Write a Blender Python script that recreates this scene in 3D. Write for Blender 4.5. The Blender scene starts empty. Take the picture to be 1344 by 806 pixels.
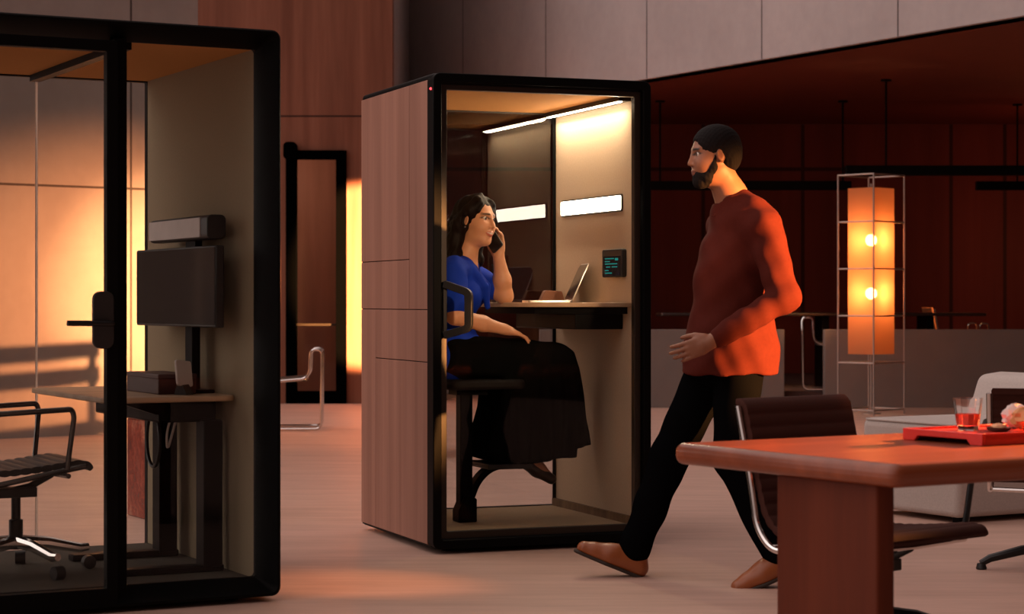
import bpy, bmesh, math, random
import numpy as np
from mathutils import Vector, Matrix
random.seed(4)
C = bpy.context.scene.collection
SC = bpy.context.scene
R = math.radians

# ------------------------------------------------------------------ materials
def new_mat(name):
    m = bpy.data.materials.new(name); m.use_nodes = True
    nt = m.node_tree; nt.nodes.clear()
    out = nt.nodes.new('ShaderNodeOutputMaterial')
    return m, nt, out

def bsdf(nt, out, col=(.5, .5, .5), rough=.5, metal=0., spec=.5, sheen=0., coat=0.):
    b = nt.nodes.new('ShaderNodeBsdfPrincipled')
    b.inputs['Base Color'].default_value = (*col, 1)
    b.inputs['Roughness'].default_value = rough
    b.inputs['Metallic'].default_value = metal
    b.inputs['Specular IOR Level'].default_value = spec
    b.inputs['Sheen Weight'].default_value = sheen
    b.inputs['Coat Weight'].default_value = coat
    nt.links.new(b.outputs[0], out.inputs[0])
    return b

def coords(nt, scale=(1, 1, 1), rot=(0, 0, 0), kind='Object'):
    tc = nt.nodes.new('ShaderNodeTexCoord'); mp = nt.nodes.new('ShaderNodeMapping')
    mp.inputs['Scale'].default_value = scale; mp.inputs['Rotation'].default_value = rot
    nt.links.new(tc.outputs[kind], mp.inputs[0]); return mp.outputs[0]

def noise(nt, vec, scale=5., detail=4., rough=.55):
    n = nt.nodes.new('ShaderNodeTexNoise')
    n.inputs['Scale'].default_value = scale; n.inputs['Detail'].default_value = detail
    n.inputs['Roughness'].default_value = rough
    nt.links.new(vec, n.inputs['Vector']); return n.outputs[0]

def ramp(nt, fac, stops):
    r = nt.nodes.new('ShaderNodeValToRGB'); cr = r.color_ramp
    while len(cr.elements) < len(stops): cr.elements.new(.5)
    for e, (p, c) in zip(cr.elements, stops): e.position = p; e.color = (*c, 1)
    nt.links.new(fac, r.inputs[0]); return r.outputs[0]

def bump(nt, b, h, strength=.2, dist=.01):
    bp = nt.nodes.new('ShaderNodeBump'); bp.inputs['Strength'].default_value = strength
    bp.inputs['Distance'].default_value = dist
    nt.links.new(h, bp.inputs['Height']); nt.links.new(bp.outputs[0], b.inputs['Normal'])

def mixmul(nt, a, b):
    m = nt.nodes.new('ShaderNodeMixRGB'); m.blend_type = 'MULTIPLY'; m.inputs[0].default_value = 1
    nt.links.new(a, m.inputs[1]); nt.links.new(b, m.inputs[2]); return m.outputs[0]

def tint(c, k): return tuple(min(1, x*k) for x in c)

def m_plain(name, col, rough=.5, metal=0., spec=.5, var=.06, scale=14., sheen=0., coat=0., bmp=0.):
    m, nt, out = new_mat(name)
    b = bsdf(nt, out, col, rough, metal, spec, sheen, coat)
    v = coords(nt); n = noise(nt, v, scale)
    c = ramp(nt, n, [(.25, tint(col, 1-var)), (.75, tint(col, 1+var))])
    nt.links.new(c, b.inputs['Base Color'])
    if bmp: bump(nt, b, noise(nt, v, scale*6), bmp, .002)
    return m

def seam_mask(nt, xs=(), zs=(), w=.008, axis='X'):
    """1 on the surface, dark on its panel joints (object coordinates)."""
    tc = nt.nodes.new('ShaderNodeTexCoord'); s = nt.nodes.new('ShaderNodeSeparateXYZ')
    nt.links.new(tc.outputs['Object'], s.inputs[0])
    res = None
    for lst, o in ((xs, axis), (zs, 'Z')):
        for a in lst:
            d = nt.nodes.new('ShaderNodeMath'); d.operation = 'SUBTRACT'; d.inputs[1].default_value = a
            nt.links.new(s.outputs[o], d.inputs[0])
            ab = nt.nodes.new('ShaderNodeMath'); ab.operation = 'ABSOLUTE'; nt.links.new(d.outputs[0], ab.inputs[0])
            g = nt.nodes.new('ShaderNodeMath'); g.operation = 'GREATER_THAN'; g.inputs[1].default_value = w/2
            nt.links.new(ab.outputs[0], g.inputs[0])
            if res is None: res = g.outputs[0]
            else:
                mu = nt.nodes.new('ShaderNodeMath'); mu.operation = 'MULTIPLY'
                nt.links.new(res, mu.inputs[0]); nt.links.new(g.outputs[0], mu.inputs[1]); res = mu.outputs[0]
    return ramp(nt, res, [(0, (.22, .2, .2)), (1, (1, 1, 1))])

def m_concrete(name, col, xs=(), zs=(), w=.02):
    m, nt, out = new_mat(name)
    b = bsdf(nt, out, col, .75, spec=.25)
    v = coords(nt, (1, 1, .45))
    c = ramp(nt, noise(nt, v, .9, 6, .6), [(.3, tint(col, .86)), (.7, tint(col, 1.1))])
    c2 = ramp(nt, noise(nt, coords(nt), 9, 5), [(.3, (.93, .93, .93)), (.7, (1, 1, 1))])
    c = mixmul(nt, c, c2)
    if xs or zs: c = mixmul(nt, c, seam_mask(nt, xs, zs, w))
    nt.links.new(c, b.inputs['Base Color'])
    return m

def m_wood(name, c0, c1, grain=(34, 34, 1.1), rough=.5, spec=.4, coat=0., xs=(), zs=(), w=.012, axis='X', scale=1.):
    m, nt, out = new_mat(name)
    b = bsdf(nt, out, c0, rough, spec=spec, coat=coat)
    n = noise(nt, coords(nt, grain), scale, 5, .6)
    n2 = noise(nt, coords(nt, tuple(g*.28 for g in grain)), scale, 3, .5)
    c = ramp(nt, n, [(.3, c0), (.7, c1)])
    c = mixmul(nt, c, ramp(nt, n2, [(.32, (.80, .77, .75)), (.68, (1.1, 1.1, 1.1))]))
    if xs or zs: c = mixmul(nt, c, seam_mask(nt, xs, zs, w, axis))
    nt.links.new(c, b.inputs['Base Color'])
    bump(nt, b, n, .08, .002)
    return m

def m_glass(name, tintc=(1, 1, 1), refl=1.):
    """Thin pane: fresnel reflection over straight transmission."""
    m, nt, out = new_mat(name)
    t = nt.nodes.new('ShaderNodeBsdfTransparent'); t.inputs[0].default_value = (*tintc, 1)
    g = nt.nodes.new('ShaderNodeBsdfGlossy'); g.inputs['Roughness'].default_value = 0
    g.inputs[0].default_value = (1, 1, 1, 1)
    f = nt.nodes.new('ShaderNodeFresnel'); f.inputs[0].default_value = 1.5
    mu = nt.nodes.new('ShaderNodeMath'); mu.operation = 'MULTIPLY'; mu.inputs[1].default_value = refl
    mu.use_clamp = True
    ge = nt.nodes.new('ShaderNodeNewGeometry'); iv = nt.nodes.new('ShaderNodeMath'); iv.operation = 'SUBTRACT'; iv.inputs[0].default_value = 1
    nt.links.new(ge.outputs['Backfacing'], iv.inputs[1])
    m0 = nt.nodes.new('ShaderNodeMath'); m0.operation = 'MULTIPLY'
    nt.links.new(f.outputs[0], m0.inputs[0]); nt.links.new(iv.outputs[0], m0.inputs[1]); nt.links.new(m0.outputs[0], mu.inputs[0])
    mx = nt.nodes.new('ShaderNodeMixShader')
    nt.links.new(mu.outputs[0], mx.inputs[0]); nt.links.new(t.outputs[0], mx.inputs[1]); nt.links.new(g.outputs[0], mx.inputs[2])
    nt.links.new(mx.outputs[0], out.inputs[0])
    return m

def m_emit(name, col, s):
    m, nt, out = new_mat(name)
    e = nt.nodes.new('ShaderNodeEmission'); e.inputs[0].default_value = (*col, 1); e.inputs[1].default_value = s
    nt.links.new(e.outputs[0], out.inputs[0]); return m

def m_attr(name, rough=.5, sss=0., spec=.4):
    m, nt, out = new_mat(name)
    b = bsdf(nt, out, (.5, .5, .5), rough, spec=spec)
    a = nt.nodes.new('ShaderNodeAttribute'); a.attribute_name = 'Col'
    v = coords(nt); n = ramp(nt, noise(nt, v, 60, 3), [(.3, (.94, .94, .94)), (.7, (1, 1, 1))])
    nt.links.new(mixmul(nt, a.outputs[0], n), b.inputs['Base Color'])
    if sss:
        b.inputs['Subsurface Weight'].default_value = sss
        b.inputs['Subsurface Radius'].default_value = (.012, .005, .003)
        b.inputs['Subsurface Scale'].default_value = 1.
    return m

# ------------------------------------------------------------------ mesh builder
class MB:
    def __init__(s): s.v = []; s.f = []
    def add(s, vs, fs):
        b = len(s.v); s.v += [tuple(v) for v in vs]; s.f += [tuple(b+i for i in f) for f in fs]; return s
    def box(s, x0, x1, y0, y1, z0, z1):
        vs = [(x, y, z) for z in (z0, z1) for y in (y0, y1) for x in (x0, x1)]
        return s.add(vs, [(0, 2, 3, 1), (4, 5, 7, 6), (0, 1, 5, 4), (2, 6, 7, 3), (0, 4, 6, 2), (1, 3, 7, 5)])
    def prism(s, poly, axis, a0, a1):
        """poly in the two other axes (in xyz order), extruded along axis"""
        def P(p, a):
            return {'x': (a, p[0], p[1]), 'y': (p[0], a, p[1]), 'z': (p[0], p[1], a)}[axis]
        n = len(poly)
        vs = [P(p, a0) for p in poly]+[P(p, a1) for p in poly]
        fs = [tuple(range(n-1, -1, -1)), tuple(range(n, 2*n))]+[(i, (i+1) % n, n+(i+1) % n, n+i) for i in range(n)]
        return s.add(vs, fs)
    def loft(s, loops, closed=False, caps=True):
        """loops of equal length, each closed"""
        n = len(loops[0]); vs = [p for l in loops for p in l]; fs = []
        m = len(loops)
        for j in range(m if closed else m-1):
            k = (j+1) % m
            for i in range(n): fs.append((j*n+i, j*n+(i+1) % n, k*n+(i+1) % n, k*n+i))
        if caps and not closed:
            fs.append(tuple(range(n-1, -1, -1))); fs.append(tuple(range((m-1)*n, m*n)))
        return s.add(vs, fs)
    def tube(s, pts, r, n=10, closed=False, flat=None):
        P = [Vector(p) for p in pts]; m = len(P)
        rs = r if isinstance(r, (list, tuple)) else [r]*m
        loops = []; up = None
        for i in range(m):
            if closed: t = (P[(i+1) % m]-P[i-1])
            else: t = P[min(i+1, m-1)]-P[max(i-1, 0)]
            t.normalize()
            if up is None:
                a = Vector((0, 0, 1)) if abs(t.z) < .9 else Vector((1, 0, 0))
                up = (a-t*a.dot(t)).normalized()
            else:
                up = (up-t*up.dot(t)); up.normalize()
            w = t.cross(up)
            loops.append([tuple(P[i]+(up*math.cos(2*math.pi*k/n)+w*math.sin(2*math.pi*k/n))*rs[i]) for k in range(n)])
        return s.loft(loops, closed)
    def ribbon(s, pts, width_vec, th_fn):
        """flat bar following pts, width along width_vec, thickness th"""
        P = [Vector(p) for p in pts]; W = Vector(width_vec)*.5; m = len(P); loops = []
        for i in range(m):
            t = (P[min(i+1, m-1)]-P[max(i-1, 0)]).normalized()
            nrm = t.cross(W).normalized()*th_fn*.5
            loops.append([tuple(P[i]+W+nrm), tuple(P[i]+W-nrm), tuple(P[i]-W-nrm), tuple(P[i]-W+nrm)])
        return s.loft(loops)
    def lathe(s, prof, n=24, c=(0, 0, 0)):
        loops = [[(c[0]+r*math.cos(2*math.pi*k/n), c[1]+r*math.sin(2*math.pi*k/n), c[2]+z) for k in range(n)] for r, z in prof]
        return s.loft(loops)
    def ball(s, c, r, n=16, sc=(1, 1, 1)):
        pr = [(r*math.sin(math.pi*(i+.02)/(n/2+.04))*1., -r*math.cos(math.pi*(i+.02)/(n/2+.04))) for i in range(n//2+1)]
        loops = [[(c[0]+q*math.cos(2*math.pi*k/n)*sc[0], c[1]+q*math.sin(2*math.pi*k/n)*sc[1], c[2]+z*sc[2]) for k in range(n)] for q, z in pr]
        return s.loft(loops)
    def build(s, name, mat, parent=None, bevel=0., seg=2, ang=35, loc=None, smooth=True):
        me = bpy.data.meshes.new(name); me.from_pydata(s.v, [], s.f); me.validate()
        bm = bmesh.new(); bm.from_mesh(me); bmesh.ops.recalc_face_normals(bm, faces=bm.faces); bm.to_mesh(me); bm.free()
        if mat: me.materials.append(mat)
        if smooth:
            me.polygons.foreach_set('use_smooth', [True]*len(me.polygons))
            me.set_sharp_from_angle(angle=R(ang))
        o = bpy.data.objects.new(name, me); C.objects.link(o)
        if parent is not None: o.parent = parent
        if loc: o.location = loc
        if bevel:
            md = o.modifiers.new('bevel', 'BEVEL'); md.width = bevel; md.segments = seg
            md.limit_method = 'ANGLE'; md.angle_limit = R(40); md.harden_normals = False
        return o

def arc(c, r, a0, a1, n=6):
    return [(c[0]+r*math.cos(R(a0+(a1-a0)*i/n)), c[1]+r*math.sin(R(a0+(a1-a0)*i/n))) for i in range(n+1)]
def rrect(x0, x1, z0, z1, r, n=4):
    return (arc((x1-r, z1-r), r, 0, 90, n)+arc((x0+r, z1-r), r, 90, 180, n)
            + arc((x0+r, z0+r), r, 180, 270, n)+arc((x1-r, z0+r), r, 270, 360, n))
def fillet(pts, r, n=5):
    """round the inner corners of a 2-D or 3-D polyline"""
    P = [Vector(p) for p in pts]; out = [P[0]]
    rr = r if isinstance(r, (list, tuple)) else [r]*len(P)
    for i in range(1, len(P)-1):
        a = (P[i-1]-P[i]); b = (P[i+1]-P[i]); k = min(rr[i], a.length*.49, b.length*.49)
        A = P[i]+a.normalized()*k; B = P[i]+b.normalized()*k
        for j in range(n+1):
            t = j/n; out.append(A*(1-t)**2+P[i]*2*t*(1-t)+B*t*t)
    out.append(P[-1]); return [tuple(p) for p in out]

def ring(outer, inner, y0, y1):
    """frame between two closed xz loops of equal count, extruded in y"""
    n = len(outer)
    vs = [(p[0], y0, p[1]) for p in outer]+[(p[0], y0, p[1]) for p in inner]+[(p[0], y1, p[1]) for p in outer]+[(p[0], y1, p[1]) for p in inner]
    fs = []
    for i in range(n):
        j = (i+1) % n
        fs += [(i, j, n+j, n+i), (2*n+i, 3*n+i, 3*n+j, 2*n+j), (i, 2*n+i, 2*n+j, j), (n+i, n+j, 3*n+j, 3*n+i)]
    return vs, fs

def tag(o, label, cat, group=None):
    o['label'] = label; o['category'] = cat
    if group: o['group'] = group
    return o
def thing(name, label, cat, loc=(0, 0, 0), rotz=0., group=None):
    o = bpy.data.objects.new(name, None); C.objects.link(o); o.empty_display_size = .2
    o.location = loc; o.rotation_euler = (0, 0, R(rotz)); return tag(o, label, cat, group)
def struct(o): o['kind'] = 'structure'; return o
def dup(root, loc, rotz, label, group=None):
    r = root.copy(); C.objects.link(r); r.location = loc; r.rotation_euler = (0, 0, R(rotz)); r['label'] = label
    if group: r['group'] = group
    for ch in list(root.children):
        c = ch.copy(); C.objects.link(c); c.parent = r
        for g in list(ch.children):
            d = g.copy(); C.objects.link(d); d.parent = c
    return r
# ------------------------------------------------------------------ camera (1344 x 806 frame, focal length 2700 px)
cd = bpy.data.cameras.new('camera'); cam = bpy.data.objects.new('camera', cd); C.objects.link(cam)
cam.location = (0, 0, 1.168); cam.rotation_euler = (R(90), 0, 0)
cd.sensor_width = 36; cd.lens = 36*2700/1344; cd.shift_y = -8/1344
cd.dof.use_dof = True; cd.dof.focus_distance = 9.8; cd.dof.aperture_fstop = 5.0
cd.clip_end = 200
SC.camera = cam
SC.view_settings.view_transform = 'Standard'; SC.view_settings.look = 'None'
SC.view_settings.gamma = 1; SC.view_settings.exposure = 0; SC.view_settings.use_curve_mapping = False

# ------------------------------------------------------------------ shared materials
M = {}
M['black'] = m_plain('black_powder_coat', (.0035, .0035, .0035), .45, spec=.06)
M['matte'] = m_plain('matt_black_paint', (.0008, .0008, .0008), .9, spec=0.)
M['bronze'] = m_plain('dark_bronze_frame', (.018, .011, .006), .4, spec=.4)
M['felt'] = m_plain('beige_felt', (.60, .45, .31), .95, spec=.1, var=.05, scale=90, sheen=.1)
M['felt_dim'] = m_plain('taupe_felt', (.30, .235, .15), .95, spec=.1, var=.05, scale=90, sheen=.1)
M['ceiling_felt'] = m_plain('orange_lit_ceiling_felt', (.58, .28, .095), .95, spec=.1, var=.04, scale=60)  # beige felt with the orange bounce light put into its colour
M['booth_wood'] = m_wood('rosy_walnut_veneer', (.30, .145, .10), (.355, .18, .13), (30, 30, .9), .5, .3)
M['carpet'] = m_plain('beige_booth_carpet', (.42, .31, .20), .98, spec=.05, var=.08, scale=120)
M['carpet_dark'] = m_plain('grey_booth_carpet', (.085, .075, .062), .9, spec=.1, var=.08, scale=120)
M['glass'] = m_glass('clear_glass', (.96, .97, .96), .36)
M['glass_back'] = m_glass('booth_back_glass', (.95, .94, .93), 2.2)
M['chrome'] = m_plain('polished_chrome', (.82, .80, .78), .12, 1., var=.02)
M['darkmetal'] = m_plain('dark_metal', (.02, .02, .02), .35, .6)
M['blackplastic'] = m_plain('black_plastic', (.010, .010, .010), .45)
M['blackleather'] = m_plain('black_leather', (.012, .013, .013), .42, bmp=.2, scale=40)
M['brownleather'] = m_plain('brown_ribbed_weave', (.046, .013, .008), .8, spec=.2, bmp=.3, scale=60)
M['tanleather'] = m_plain('tan_leather', (.30, .10, .035), .5, bmp=.2, scale=40)
M['oak'] = m_wood('pale_desk_wood', (.46, .30, .18), (.52, .35, .22), (2, 26, 26), .4)
M['white'] = m_plain('soft_white_plastic', (.62, .56, .53), .5)
M['screen'] = m_plain('glossy_blank_screen', (.012, .010, .010), .12, spec=.5)
M['alu'] = m_plain('silver_aluminium', (.62, .60, .58), .3, .9)

# ------------------------------------------------------------------ the setting
fm, nt, out = new_mat('pinkish_stone_floor')
b = bsdf(nt, out, (.4, .3, .27), .5, spec=.35)
n = noise(nt, coords(nt, (.55, 3.2, 1)), 1.4, 6, .65); n2 = noise(nt, coords(nt, (2.2, 14, 1)), 1.0, 5, .6)
c = ramp(nt, n, [(.28, (.50, .325, .255)), (.72, (.63, .42, .34))])
c = mixmul(nt, c, ramp(nt, n2, [(.3, (.88, .87, .86)), (.65, (1, 1, 1))]))
nt.links.new(c, b.inputs['Base Color']); bump(nt, b, n2, .06, .004)
struct(MB().box(-16, 16, -8, 31, -.1, 0).build('floor', fm))

# left concrete wall: runs from (-9.06,13.73) to (-2.82,18.6), local x along it
wl = m_concrete('concrete_left', (.42, .385, .365), xs=(1.6, 4.4, 7.23), zs=(2.16, 4.6))
o = struct(MB().box(0, 7.9, 0, .3, 0, 7.5).build('wall_left', wl, loc=(-9.064, 13.726, 0))); o.rotation_euler = (0, 0, R(38))

# back timber block with the doorway in it (plane y = 23.4)
DX0, DX1, DZ = -2.57, -1.88, 2.88
tw = m_wood('red_brown_wall_timber', (.20, .072, .042), (.29, .115, .070), (9, 9, .55), .5, .25,
            xs=(-5.65,), zs=(3.27,), w=.022)
wb = MB().box(-7.0, DX0, 23.4, 23.7, 0, 7.5).box(DX0, DX1, 23.4, 23.7, DZ, 7.5).box(DX1, -1.36, 23.4, 23.7, 0, 7.5)
struct(MB().box(-1.66, -1.365, 23.7, 28.3, 0, 7.5).build('wall_side', m_concrete('concrete_return', (.40, .355, .35))))
struct(wb.build('wall_back', tw))
rm = m_wood('dim_inner_timber', (.24, .11, .075), (.30, .14, .10), (7, 7, .5), .5, .2)
struct(MB().box(-7, -1.66, 25.6, 25.8, 0, 3.3).box(-7, -1.66, 23.7, 25.6, 3.2, 3.3).build('wall_inner', rm))
d = struct(MB().add(*ring(rrect(DX0, DX1, .0, DZ, .01), rrect(DX0+.12, DX1-.12, .14, DZ-.10, .01), 23.36, 23.5)).build('door_1', M['matte']))
MB().box(DX0+.11, DX1-.11, 23.42, 23.43, .12, DZ-.08).build('glass_pane', M['glass'], d)
MB().box(DX0+.11, DX1-.11, 23.40, 23.45, .885, .91).build('rail', M['bronze'], d)
MB().prism(rrect(DX0-.02, DX0+.13, 2.77, 2.97, .05), 'y', 23.28, 23.40).build('door_closer', M['matte'], d)

# deep recess under the overhang
rw = m_wood('deep_red_wall_panels', (.115, .020, .013), (.15, .029, .018), (5, 5, .4), .55, .25,
            xs=(1.55, 2.63, 4.0, 6.04, 6.78, 8.4), zs=(2.98,), w=.05)
struct(MB().box(-1.66, 12, 28.3, 28.6, 0, 7.5).build('wall_recess', rw))
# overhang edge from (-1.95,28.45) to (10,7.75)
F0 = Vector((-1.95, 28.45)); FD = Vector((.5, -.866)); L = 24.3
F1 = F0+FD*L
wf = m_concrete('concrete_overhang', (.40, .355, .35), xs=(.6, 2.65, 4.7, 6.85, 8.93, 11.0), w=.02)
o = struct(MB().box(0, L, 0, .25, 3.6, 7.5).build('wall_overhang', wf, loc=(F0.x, F0.y, 0))); o.rotation_euler = (0, 0, R(-60))
cm = m_plain('red_brown_soffit', (.13, .030, .018), .7, spec=.2, var=.05, scale=3)
poly = [(F0.x+.10, F0.y-.1), (F1.x+.1, F1.y), (12, F1.y), (12, 28.5), (-1.6, 28.5)]
struct(MB().prism(poly, 'z', 3.6, 3.75).build('ceiling', cm))
rr = m_wood('dark_side_timber', (.045, .016, .010), (.07, .026, .016), (5, 5, .4), .6, .2)
struct(MB().box(10.2, 10.5, -8, F1.y, 0, 6.5).box(10.2, 10.5, F1.y, 28.5, 0, 3.75).build('wall_right_unseen', rr))  # unseen wall, added and raised to block sky and darken reflections

# raised platform and the low wall in front of it
pm = m_plain('grey_brown_partition', (.20, .165, .15), .7, spec=.2, var=.05, scale=4)
struct(MB().box(.3, 10.2, 22.7, 28.3, 0, .17).build('floor_platform', m_plain('dark_platform_carpet', (.07, .035, .03), .9)))
struct(MB().box(.3, 2.98, 22.5, 22.64, 0, .855).build('wall_low', pm, bevel=.006))
struct(MB().box(3.42, 10.2, 22.5, 22.64, 0, .855).build('wall_low.001', pm, bevel=.006))

# ------------------------------------------------------------------ world and lights
W = bpy.data.worlds.new('dusk'); SC.world = W; W.use_nodes = True
nt = W.node_tree; nt.nodes.clear()
wo = nt.nodes.new('ShaderNodeOutputWorld'); bg = nt.nodes.new('ShaderNodeBackground')
tc = nt.nodes.new('ShaderNodeTexCoord')
dp = nt.nodes.new('ShaderNodeVectorMath'); dp.operation = 'DOT_PRODUCT'; dp.inputs[1].default_value = (-.80, .12, .59)
nt.links.new(tc.outputs['Generated'], dp.inputs[0])
cr = nt.nodes.new('ShaderNodeValToRGB'); ce = cr.color_ramp.elements
ce[0].position = .0; ce[0].color = (.035, .022, .020, 1); ce[1].position = .95; ce[1].color = (1.0, .80, .75, 1)
e_ = ce.new(.25); e_.color = (.17, .115, .10, 1)
nt.links.new(dp.outputs['Value'], cr.inputs[0]); nt.links.new(cr.outputs[0], bg.inputs[0])
bg.inputs[1].default_value = 1.7; nt.links.new(bg.outputs[0], wo.inputs[0])

def spot(name, loc, target, energy, size_deg, blend, col=(1, .42, .12), radius=.05, scale=(1, 1, 1)):
    l = bpy.data.lights.new(name, 'SPOT'); l.energy = energy; l.spot_size = R(size_deg); l.spot_blend = blend
    l.color = col; l.shadow_soft_size = radius
    o = bpy.data.objects.new(name, l); C.objects.link(o); o.location = loc; o.scale = scale
    o.rotation_euler = (Vector(target)-Vector(loc)).to_track_quat('-Z', 'Y').to_euler()
    return o
spot('sunset_beam_wall', (5.9, 12.2, 1.2), (-2.88, 18.45, 1.22), 30000, 15, 1., (1, .42, .16), .06, (1, .9, 1))
spot('sunset_beam_wall', (5.92, 12.2, 1.25), (-3.3, 18.1, 1.15), 13000, 25, 1., (1, .33, .12), .06, (1, .72, 1))
spot('sunset_beam_timber', (4.9, 18.6, 1.5), (-1.62, 23.4, 1.45), 110000, 15.5, .25, (1, .50, .20), .05, (.5, 1, 1))
spot('recess_fill_spot', (5.0, 23.1, 2.35), (5.4, 24.78, .98), 480, 34, .6, (1, .45, .18), .06)  # added fill for the tan chair, no fixture behind it
spot('recess_fill_spot', (3.3, 20.6, 3.4), (3.2, 23.1, .75), 380, 20, .6, (1, .50, .20), .06)  # added fill for the chair in the low-wall gap
spot('booth_fill_spot', (2.5, 1.5, 2.2), (-.06, 9.9, 1.32), 2000, 8.5, .6, (1, .62, .36), .08)  # added spot to warm the woman and the door stile
spot('sunset_beam_aisle', (6.2, 5.5, 1.7), (1.10, 8.42, 1.2), 17500, 12, .5, (1, .40, .11), .06, (.52, 1, 1))
spot('sunset_beam_table', (5.6, 9.9, 2.3), (1.15, 6.0, .74), 19000, 14, .9, (1, .33, .09), .06)
spot('sunset_beam_floor', (5.2, 6.2, 2.6), (-.65, 8.5, .0), 2600, 9, .9, (1, .36, .12), .08, (1, .5, 1))
pl = bpy.data.lights.new('recess_fill_light', 'POINT'); pl.energy = 40; pl.color = (1, .25, .10); pl.shadow_soft_size = .3  # added red fill that lifts the dark recess, no lamp hangs here
po = bpy.data.objects.new('recess_fill_light', pl); C.objects.link(po); po.location = (7.6, 25.6, 1.9)
pl = bpy.data.lights.new('inner_room_fill', 'POINT'); pl.energy = 28; pl.color = (1, .62, .42); pl.shadow_soft_size = .15  # added fill to brighten the timber seen through the doorway
po = bpy.data.objects.new('inner_room_fill', pl); C.objects.link(po); po.location = (-3.1, 24.5, 2.7)
# ------------------------------------------------------------------ timber-sided phone booth
A0 = (-.362, 9.46, 0); AR = 21.
WA, DA, HT = 1.103, 1.144, 2.22
bt = thing('phone_booth', 'timber-sided phone booth with glass door where a woman in blue sits', 'phone booth', A0, AR)
# six veneer boards on the left side
def board(y0, y1, z0, z1): MB().box(0, .022, y0+.002, y1-.002, z0+.002, z1-.002).build('veneer_board', M['booth_wood'], bt, bevel=.002)
for q in ((.356, DA-.002, 1.365, 2.195), (.356, DA-.002, 1.127, 1.365), (.084, .356, 1.127, 2.195),
          (.894, DA-.002, .036, 1.127), (.084, .894, .883, 1.127), (.084, .894, .036, .883)): board(*q)
MB().box(.006, .05, .05, DA-.004, .03, 2.19).build('side_wall', M['black'], bt)
# right wall: felt inside, black outside
MB().box(1.083, WA, .06, DA, .03, 2.19).build('side_wall', M['black'], bt)
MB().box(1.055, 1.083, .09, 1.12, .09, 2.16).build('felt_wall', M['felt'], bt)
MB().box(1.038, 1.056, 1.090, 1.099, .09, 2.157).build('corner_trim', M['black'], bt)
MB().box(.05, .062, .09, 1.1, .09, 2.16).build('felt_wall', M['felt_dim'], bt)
# roof, floor
MB().box(.004, WA-.004, .02, DA, 2.165, HT).build('roof', M['black'], bt, bevel=.018, seg=4)
MB().box(.05, 1.07, .06, 1.11, 2.157, 2.165).build('ceiling_panel', M['ceiling_felt'], bt)
MB().box(.01, WA-.01, .02, DA, .022, .07).build('plinth', M['black'], bt, bevel=.012, seg=3)
MB().box(.05, 1.07, .06, 1.11, .07, .09).build('carpet', M['carpet'], bt)
for sx in (.12, WA-.12):
    for sy in (.14, DA-.14):
        MB().lathe([(.03, 0), (.03, .022)], 14, (sx, sy, 0)).build('foot', M['black'], bt)
# front portal frame
MB().add(*ring(rrect(0, WA, .022, HT, .035, 5), rrect(.042, WA-.042, .064, HT-.042, .012, 5), .0, .09)).build('portal_frame', M['black'], bt, bevel=.006, seg=3)
# glass door
fr = MB().add(*ring(rrect(.043, WA-.043, .066, HT-.043, .008, 3), rrect(.076, WA-.076, .10, HT-.074, .006, 3), .028, .066)).build('door', M['bronze'], bt, bevel=.003)
MB().box(.075, WA-.075, .044, .052, .098, HT-.072).build('glass_pane', M['glass'], fr)
hp = fillet([(.052, .03, 0), (.066, -.02, 0), (.150, -.052, 0), (.168, -.052, 0)], .012)
h = MB()
h.box(.048, .066, -.004, .03, 1.000, 1.256)
def strap(z): return [(.052, -.006, z[0]), (.150, -.066, z[1]), (.150, -.066, z[2]), (.052, -.006, z[3])]
loop = fillet(strap((1.246, 1.206, 1.042, 1.010)), .022, 6)
h.ribbon(loop, (.024, .040, 0), .034)
h.build('door_handle', M['darkmetal'], fr, bevel=.002)
MB().lathe([(.006, 0), (.006, .004)], 12).build('hinge_cap', M['black'], fr, loc=(WA-.05, .03, .10))
# back wall: one pane in a slim frame
bk = MB().add(*ring(rrect(.048, 1.085, .072, 2.164, .004, 2), rrect(.064, 1.062, .094, 2.150, .004, 2), 1.098, 1.135)).build('back_frame', M['bronze'], bt)
MB().box(.06, 1.066, 1.108, 1.118, .09, 2.155).build('glass_pane', M['glass_back'], bk)
# light strip along the ceiling edge, wall light, control panel, desk
MB().box(.992, 1.055, .13, 1.10, 2.135, 2.157).build('light_channel', M['bronze'], bt)
l = MB().box(1.002, 1.016, .15, 1.09, 2.130, 2.137).build('light_strip', m_emit('led_strip_glow', (1, .82, .62), 24), bt)
w = MB().prism([(p[0], p[1]) for p in rrect(.226, 1.002, 1.606, 1.692, .012)], 'x', 1.047, 1.055).build('wall_light', M['bronze'], bt)
MB().prism([(p[0], p[1]) for p in rrect(.234, .994, 1.614, 1.684, .008)], 'x', 1.043, 1.049).build('light_panel', m_emit('wall_light_glow', (1, .84, .66), 15), w)
cp = MB().prism(rrect(.180, .426, 1.284, 1.422, .012), 'x', 1.030, 1.055).build('control_panel', M['blackplastic'], bt, bevel=.004)
sc = MB().prism(rrect(.20, .406, 1.292, 1.388, .004), 'x', 1.0285, 1.031).build('screen', M['screen'], cp)
g = MB(); rnd = random.Random(2)
for y0, y1, z in ((.385, .275, 1.376), (.385, .325, 1.362), (.385, .235, 1.350), (.37, .32, 1.335), (.30, .235, 1.335), (.385, .34, 1.318), (.385, .30, 1.305)):
    g.box(1.0278, 1.0288, y1, y0, z-.0025, z+.0025)
for k in range(2): g.prism([(p[0], p[1]) for p in rrect(.225, .262, 1.366-.0, 1.378, .003)], 'x', 1.0278, 1.0288)
g.build('screen_readout', m_emit('teal_readout', (.05, .55, .48), .35), cp)
desk = MB().prism(fillet([(1.052, .118), (1.0, .118), (.60, .335), (.520, .52), (.53, 1.06), (1.052, 1.06)], .05)[:], 'z', 1.138, 1.160)
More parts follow.
